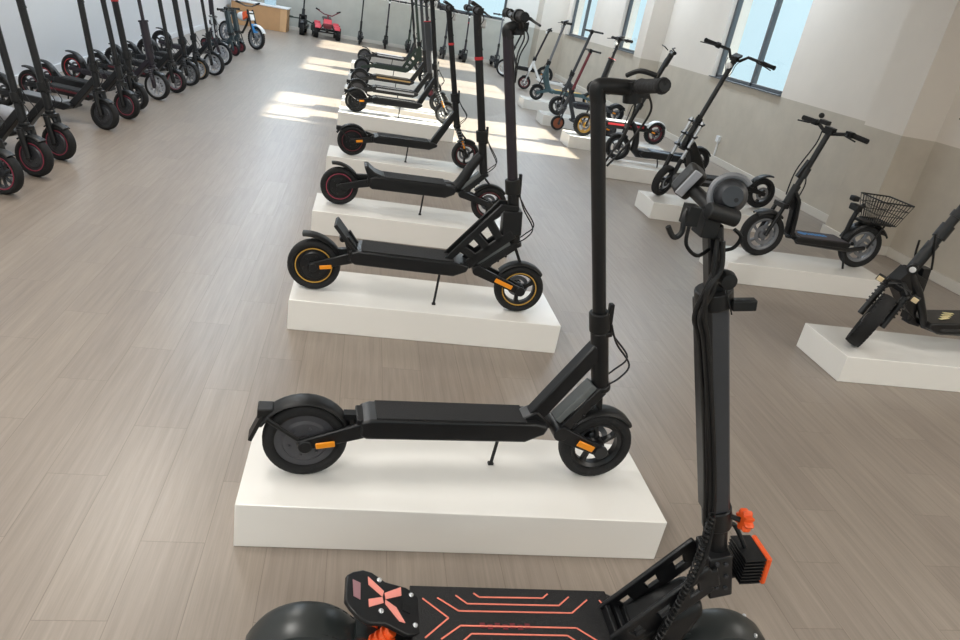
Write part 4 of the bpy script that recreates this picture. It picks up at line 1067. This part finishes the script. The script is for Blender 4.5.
# wooden counter with a white top
WOOD = mat('chipboard', (196, 152, 108), .6, var=.08, scale=8)
o = thing('counter', 'low wooden counter with a white top in the far left corner', 'counter', (-2.62, 19.42, 0))
g = MB(); g.box((0, 0, .26), (1.30, .66, .52)); g.build('cabinet', WOOD, o, .004)
g = MB(); g.box((0, 0, .535), (1.36, .72, .03)); g.build('countertop', WHT, o, .004)
g = MB(); g.box((.57, -.334, .26), (.15, .008, .50)); g.build('side_panel', mat('pale_chipboard', (214, 172, 128), .6, var=.08, scale=8), o, .002)
o = MB(); o.box((0, 0, .11), (.26, .18, .22)); b = o.build('storage_box', mat('pale_blue_plastic', (190, 214, 224), .5), None, .008); b.location = (-2.42, 19.5, .5502); tag(b, 'pale blue box on the white counter top', 'box')

# printed outline on the left wall: pale blue open loops
o = MB()
for k in range(3):
    c = V((XL+.002, 7.36, .80-.20*k)); o.tube([c+V((0, .12*math.sin(2*PI*i/24), .09*math.cos(2*PI*i/24))) for i in range(24)], .012, 6, True)
b = o.build('wall_decal', mat('pale_blue_decal', (150, 196, 214), .5)); tag(b, 'pale blue looped outline decal on the white left wall', 'decal')

# ------------------------------------------------------------------ light
w = bpy.data.worlds.new('sky'); sc.world = w; w.use_nodes = True
N = w.node_tree.nodes; L = w.node_tree.links; bg = N['Background']
tc = N.new('ShaderNodeTexCoord'); sx = N.new('ShaderNodeSeparateXYZ'); L.new(tc.outputs['Generated'], sx.inputs[0])
cr = N.new('ShaderNodeValToRGB'); L.new(sx.outputs['Z'], cr.inputs[0])
cr.color_ramp.elements[0].position = .02; cr.color_ramp.elements[0].color = (.66, .88, .98, 1)
cr.color_ramp.elements[1].position = .85; cr.color_ramp.elements[1].color = (2.3, 2.7, 3.1, 1)
e = cr.color_ramp.elements.new(.22); e.color = (.72, .93, 1.02, 1)
L.new(cr.outputs[0], bg.inputs['Color']); bg.inputs['Strength'].default_value = 1.0

s = bpy.data.lights.new('sun', 'SUN'); s.energy = 30.0; s.angle = R_(.6); s.color = (1, .93, .79)
so = bpy.data.objects.new('sun', s); COL.objects.link(so)
so.rotation_euler = V((-1, -.062, -.47)).to_track_quat('-Z', 'Y').to_euler()

def area(name, loc, size, power, rot=(0, 0, 0), col=(1, 1, 1)):
    l = bpy.data.lights.new(name, 'AREA'); l.shape = 'RECTANGLE'; l.size, l.size_y = size; l.energy = power; l.color = col
    o = bpy.data.objects.new(name, l); COL.objects.link(o); o.location = loc; o.rotation_euler = rot
    return o
# rows of unseen fill lights added under the ceiling, skylight-blue at the far end
for y in (-1.5, 2.0, 5.5, 9.0, 12.5, 16.0, 19.0):
    for x in (-1.7, 4.1):
        if x > 0 and 4 < y < 6: continue
        area('ceiling_fill', (x, y, H-.03), (.6, 1.2), (100 if y < 0 else 62 if x < 0 or y > 6 else 30) if y < 8 else 56, (0, 0, 0), (1, .965, .91) if y < 8 else (.74, .87, 1))
# daylight entering through the glazed wall behind the viewer and the windows on the right
def portal(loc, size, rot):
    o = area('daylight_portal', loc, size, 1, rot); o.data.cycles.is_portal = True
for a, b, c, d in FW: portal(((a+b)/2, YF-.05, (c+d)/2), (b-a, d-c), (R_(90), 0, 0))
for a, b in WIN: portal((XR+.05, (a+b)/2, (ZS+ZT)/2), (ZT-ZS, b-a), (0, R_(90), 0))
portal(((BW[0]+BW[1])/2, YB+.05, 2.0), (BW[1]-BW[0], 1.72), (R_(-90), 0, 0))

# ------------------------------------------------------------------ camera
cam = bpy.data.cameras.new('camera'); co = bpy.data.objects.new('camera', cam); COL.objects.link(co)
FPX, PIT, ROL, YW = 700.9348315610653, 0.42270432555230786, 0.18718880829191745, 0.21568440669868363
fw = V((math.sin(YW)*math.cos(PIT), math.cos(YW)*math.cos(PIT), -math.sin(PIT)))
r0 = V((math.cos(YW), -math.sin(YW), 0)); u0 = r0.cross(fw)
rr = r0*math.cos(ROL)+u0*math.sin(ROL); uu = -r0*math.sin(ROL)+u0*math.cos(ROL)
mw = M4((( rr.x, uu.x, -fw.x, 0), (rr.y, uu.y, -fw.y, 0), (rr.z, uu.z, -fw.z, 1.55), (0, 0, 0, 1)))
co.matrix_world = mw
cam.sensor_fit = 'HORIZONTAL'; cam.sensor_width = 36; cam.lens = FPX/960*36; cam.clip_start = .02; cam.clip_end = 200
sc.camera = co
vs = sc.view_settings; vs.view_transform = 'Standard'; vs.look = 'None'; vs.exposure = 0.06; vs.gamma = 1; vs.use_curve_mapping = False
sc.cycles.max_bounces = 8; sc.cycles.diffuse_bounces = 4; sc.cycles.glossy_bounces = 3; sc.cycles.transparent_max_bounces = 10
sc.cycles.sample_clamp_indirect = 6
